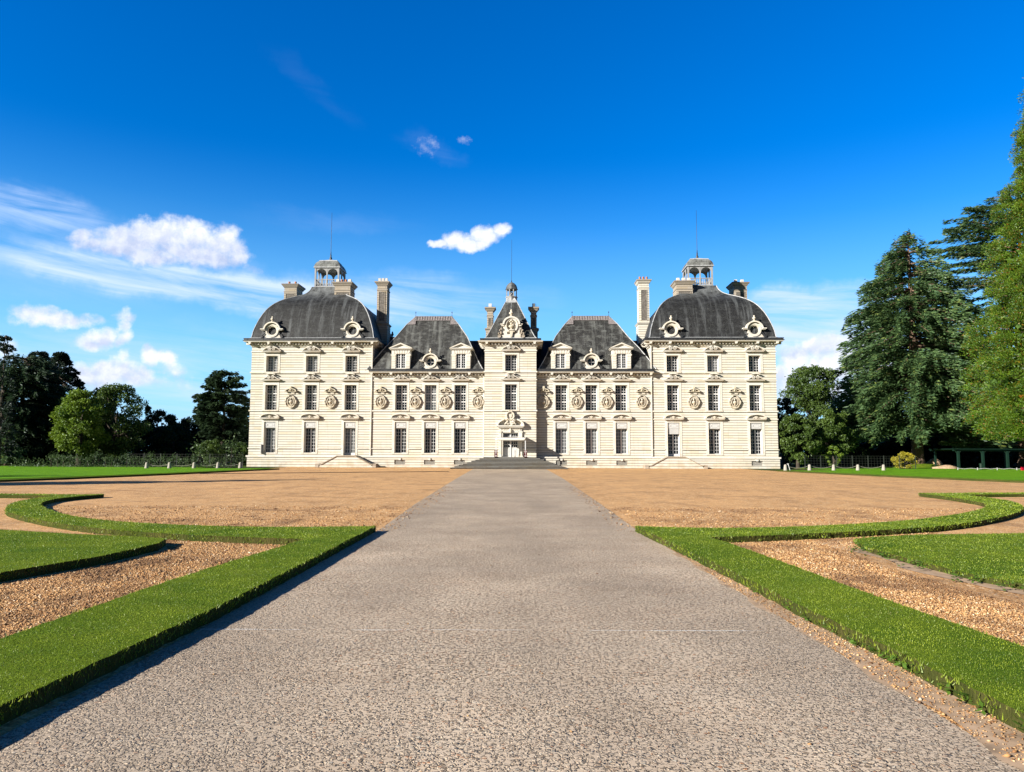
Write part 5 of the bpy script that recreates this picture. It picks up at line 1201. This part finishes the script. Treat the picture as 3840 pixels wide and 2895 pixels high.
cedar('cedar_tree', at(25, 82), 82, hz(1625, 82), [(0, 2.3), (.5, 1.9), (1, .6)], 'cedar', 'pale drooping young cedar low at the left photo edge', 50, 150, .42, .11, .4, tr=.12, seed=31, droop=.4, up=.1)
# trees just outside the left of the frame, whose long shadows cross the gravel
for x_, y_, h_, r0, lb in ((-46, 19.5, 15.5, 1.5, 'slender dark cedar left of the photo casting a shadow over the forecourt'), (-52, 17.5, 15, 2.0, 'second dark cedar left of the photo, behind the slender one'), (-64, 20, 17, 2.6, 'broad dark cedar left of the photo shading the forecourt edge'), (-80, 27, 19, 2.6, 'tallest dark cedar left of the photo shading the left lawn'), (-92, 36, 17, 3.0, 'dark cedar left of the photo farthest along the left lawn')):
    cedar('cedar_tree', x_, y_, h_, [(0, r0), (.5, r0), (.88, r0 * .85), (1, .5)], 'pine', lb, 110, 150, .6, .3, 1.0, tr=.35, seed=int(-x_), trunk='bark_dark')
# dark wood closing the view
def wood(name, x0, x1, y0, y1, h0, h1, n, m, label):
    P = np.stack([rng.uniform(x0, x1, n), rng.uniform(y0, y1, n), rng.uniform(0, 1, n) ** .9], 1)
    top = h0 + (h1 - h0) * (.5 + .5 * np.sin(P[:, 0] * .55 + 1.3) * np.cos(P[:, 0] * .23)) + .5 * np.sin(P[:, 0] * 2.1) + rng.normal(0, .2, n)
    P[:, 2] = P[:, 2] * top
    o = inst(name, npmesh(name, leafquads(P, rng.normal(0, 1, (n, 3)), .62, .42), np.arange(4 * n).reshape(-1, 4), M[m], 4)); tag(o, label, 'wood', kind='stuff'); return o
wood('woodland', -100, -27, 101, 108, 4.2, 6.2, 26000, 'pine', 'dark dense wood closing the view left of the castle')
wood('woodland', 34, 105, 104, 114, 5.0, 7.5, 30000, 'pine', 'dark dense wood closing the view right of the castle')
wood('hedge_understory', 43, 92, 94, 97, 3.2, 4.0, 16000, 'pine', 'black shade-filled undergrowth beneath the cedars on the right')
# saplings in a row on the left --------------------------------------------
sap = []
for v in range(3):
    b = MB(); b.tube([(0, 0, 0), (.02, 0, .7), (0, .02, 1.1)], [.03, .022, .012], 5)
    n = 150; C = rng.normal(0, 1, (n, 3)) * np.array([.20, .20, .26]) + np.array([0, 0, .98 + .1 * v])
    sap.append((b.mesh('trunk', M['bark_dark']), npmesh('crown', leafquads(C, rng.normal(0, 1, (n, 3)), .13, .08), np.arange(4 * n).reshape(-1, 4), M['sapling'], 4)))
ORD = 'first second third fourth fifth sixth seventh eighth ninth tenth eleventh twelfth thirteenth fourteenth fifteenth sixteenth seventeenth eighteenth nineteenth twentieth'.split()
ORD += ['twenty-' + o for o in ORD[:9]] + ['thirtieth', 'thirty-first', 'thirty-second']
for i in range(32):
    px = 190 + i * 23.4 + random.uniform(-7, 7); Yd = 69 + random.uniform(-1.2, 1.5)
    if px > 925: continue
    t = empty('sapling', (at(px, Yd), Yd, .06), random.uniform(0, 6)); k = random.uniform(.6, 1.0)
    if i in (24, 29): k = 1.7
    t.scale = (k, k, k); tag(t, '%s thin sapling from the left in the planted row before the left tree line' % ORD[i], 'sapling', 'young saplings planted in a row left of the castle')
    m1, m2 = sap[i % 3]; inst('trunk', m1, t); inst('crown', m2, t)
n = 3200; P = np.stack([rng.uniform(-47, -26, n), rng.normal(70.4, .5, n), rng.uniform(0, 1, n) ** 1.8 * (.55 + .4 * np.sin(np.arange(n))) + .08], 1)
o = inst('undergrowth', npmesh('undergrowth', leafquads(P, rng.normal(0, 1, (n, 3)) + np.array([0, 0, 1.5]), .22, .07), np.arange(4 * n).reshape(-1, 4), M['sapling'], 4)); tag(o, 'rough tall undergrowth between the saplings', 'undergrowth', kind='stuff')
# stone bollards with hanging chains ------------------------------------------
bo = MB(); bo.smooth = True; bo.lathe([(.19, 0), (.20, .06), (.17, .30), (.14, .50), (.145, .54), (.11, .60), (.04, .63)], 0, 0, 0, 14); BO = bo.mesh('bollard', M['bollard'])
def bollards(P, side):
    names = ['first', 'second', 'third', 'fourth', 'fifth']
    for i, (x, y) in enumerate(P):
        o = inst('bollard', BO, None, (x, y, .06), 0, (.86, .86, .88)); tag(o, 'pale stone bollard, %s counting from the castle\'s %s corner' % (names[i], side), 'bollard', 'stone bollards beside the castle')
    for i in range(len(P) - 1):
        (x0, y0), (x1, y1) = P[i], P[i + 1]; b = MB()
        b.tube([(x0 + (x1 - x0) * t, y0 + (y1 - y0) * t, .52 - .9 * t * (1 - t)) for t in [j / 12 for j in range(13)]], .016, 5)
        o = b.build('chain', M['rope']); tag(o, 'sagging chain between the %s and %s bollard from the castle\'s %s corner' % (names[i], names[i + 1], side), 'chain', 'chains hanging between the bollards')
bollards([(-24.6, 67.4), (-26.3, 66.6), (-28.1, 65.8), (-30.0, 65.2), (-31.8, 64.8)], 'left')
bollards([(24.0, 65.2), (26.35, 65.8), (28.7, 66.3), (31.0, 66.6), (33.5, 67.0)], 'right')
def wire_fence(x0, x1, y, h, n, label):
    t = empty('wire_fence', (x0, y, 0)); tag(t, label, 'fence')
    for i in range(n + 1):
        b = MB(); b.box(-.03, .03, -.03, .03, 0, h + .05); b.build('post', M['wire'], t, ((x1 - x0) * i / n, 0, 0))
    b = MB()
    for z in [.1 + j * (h - .1) / 5 for j in range(6)]: b.box(0, x1 - x0, -.006, .006, z - .007, z + .007)
    x = .3
    while x < x1 - x0: b.box(x - .004, x + .004, -.007, .007, .1, h); x += .3
    b.build('mesh', M['wire'], t)
wire_fence(-38, -26.6, 73.5, 1.3, 7, 'thin wire mesh fence behind the left bollards')
wire_fence(29.2, 40.2, 74.0, 1.35, 7, 'thin wire mesh fence behind the right bollards')
b = MB(); b.tube([(0, 0, 0), (-.18, 0, .62)], .03, 6); b.box(-.26, -.12, -.02, .02, .55, .62); o = b.build('marker_stake', M['white'], None, (at(2962, 66), 66, .06)); tag(o, 'leaning thin white stake beside the first right bollard', 'stake')
# green timber shelter under the cedars ------------------------------------------
SX, SY = at(3590, 74), 74
t = empty('timber_shelter', (SX, SY, 0)); tag(t, 'dark green timber shelter with slim posts under the cedars on the right', 'shelter')
for i in range(5):
    b = MB(); b.box(-.10, .10, -.10, .10, 0, 2.05); b.box(-.14, .14, -.14, .14, 0, .22)
    for s in (-1, 1): b.tube([(0, 0, 1.55), (s * .38, 0, 2.02)], .05, 4)
    b.build('post', M['green'], t, (.1 + i * 2.45, 0, 0))
    b = MB(); b.box(-.08, .08, -.08, .08, 0, 2.05); b.build('post', M['green'], t, (.1 + i * 2.45, 4.0, 0))
b = MB(); b.box(-.4, 10.6, -.10, .10, 1.90, 2.04); b.box(-.4, 10.6, 3.9, 4.1, 1.90, 2.04); b.build('beam', M['green'], t)
b = MB(); b.frus(5.1, 2.0, 5.6, 2.3, 2.05, 5.5, 2.2, 2.12); b.build('shelter_roof', M['green'], t)
for i, (dx, lb) in enumerate(((1.3, 'small green post between the two left posts of the timber shelter'), (6.2, 'small green post right of the middle of the timber shelter'))):
    b = MB(); b.lathe([(.14, 0), (.14, .5), (.17, .52), (.17, .6), (.05, .66)], 0, 0, 0, 10); o = b.build('low_post', M['green'], None, (SX + dx, SY - 1.6, .05)); tag(o, lb, 'post', 'low green posts at the timber shelter')
# rope barrier, rock, mound, red marker
t = empty('rope_barrier', (at(3590, 70), 70, 0)); tag(t, 'low white rope barrier in front of the timber shelter', 'barrier'); b = MB(); w = 7.4
b.tube([(w * i / 24, 0, .22 + .03 * math.cos(i * 1.57)) for i in range(25)], .02, 5); b.build('rope', M['white'], t)
for i in range(5): b = MB(); b.box(-.02, .02, -.02, .02, .05, .32); b.build('peg', M['white'], t, (w * i / 4, 0, 0))
b = MB(); b.box(-.22, .22, -.1, .1, 0, .26); b.frus(0, 0, .22, .1, .26, .16, .06, .34); o = b.build('red_marker', M['red'], None, (at(3836, 69), 69, .06)); tag(o, 'small red plastic marker on the lawn at the right photo edge', 'marker')
def rock(x, y, sx, sy, sz, label):
    b = MB(); b.smooth = True; b.ball(0, 0, 0, sx, sy, sz, 18, 10); b.v = [(x_ * (1 + .12 * math.sin(5 * y_ + 3 * z_)), y_ * (1 + .1 * math.sin(4 * x_)), z_ * (1 + .15 * math.sin(3 * x_ + 1))) for x_, y_, z_ in b.v]
    o = b.build('boulder', M['soil'], None, (x, y, 0)); tag(o, label, 'rock', 'rocks beside the cedar trunks')
rock(at(3545, 77), 77, 1.5, .8, .42, 'long low reddish rock on the lawn right of the cedar trunk'); rock(at(3500, 84), 84, 1.1, .8, 1.0, 'tall rounded rock between the cedar trunk and the timber shelter')
n = 24; b = MB(); b.smooth = True; b.lathe([(3.4, -.1), (2.6, .12), (1.6, .32), (.7, .48), (.01, .52)], 0, 0, 0, n, sx=1.5); o = b.build('mound', M['turf'], None, (at(3450, 82.5), 82.0, 0)); tag(o, kind='structure')
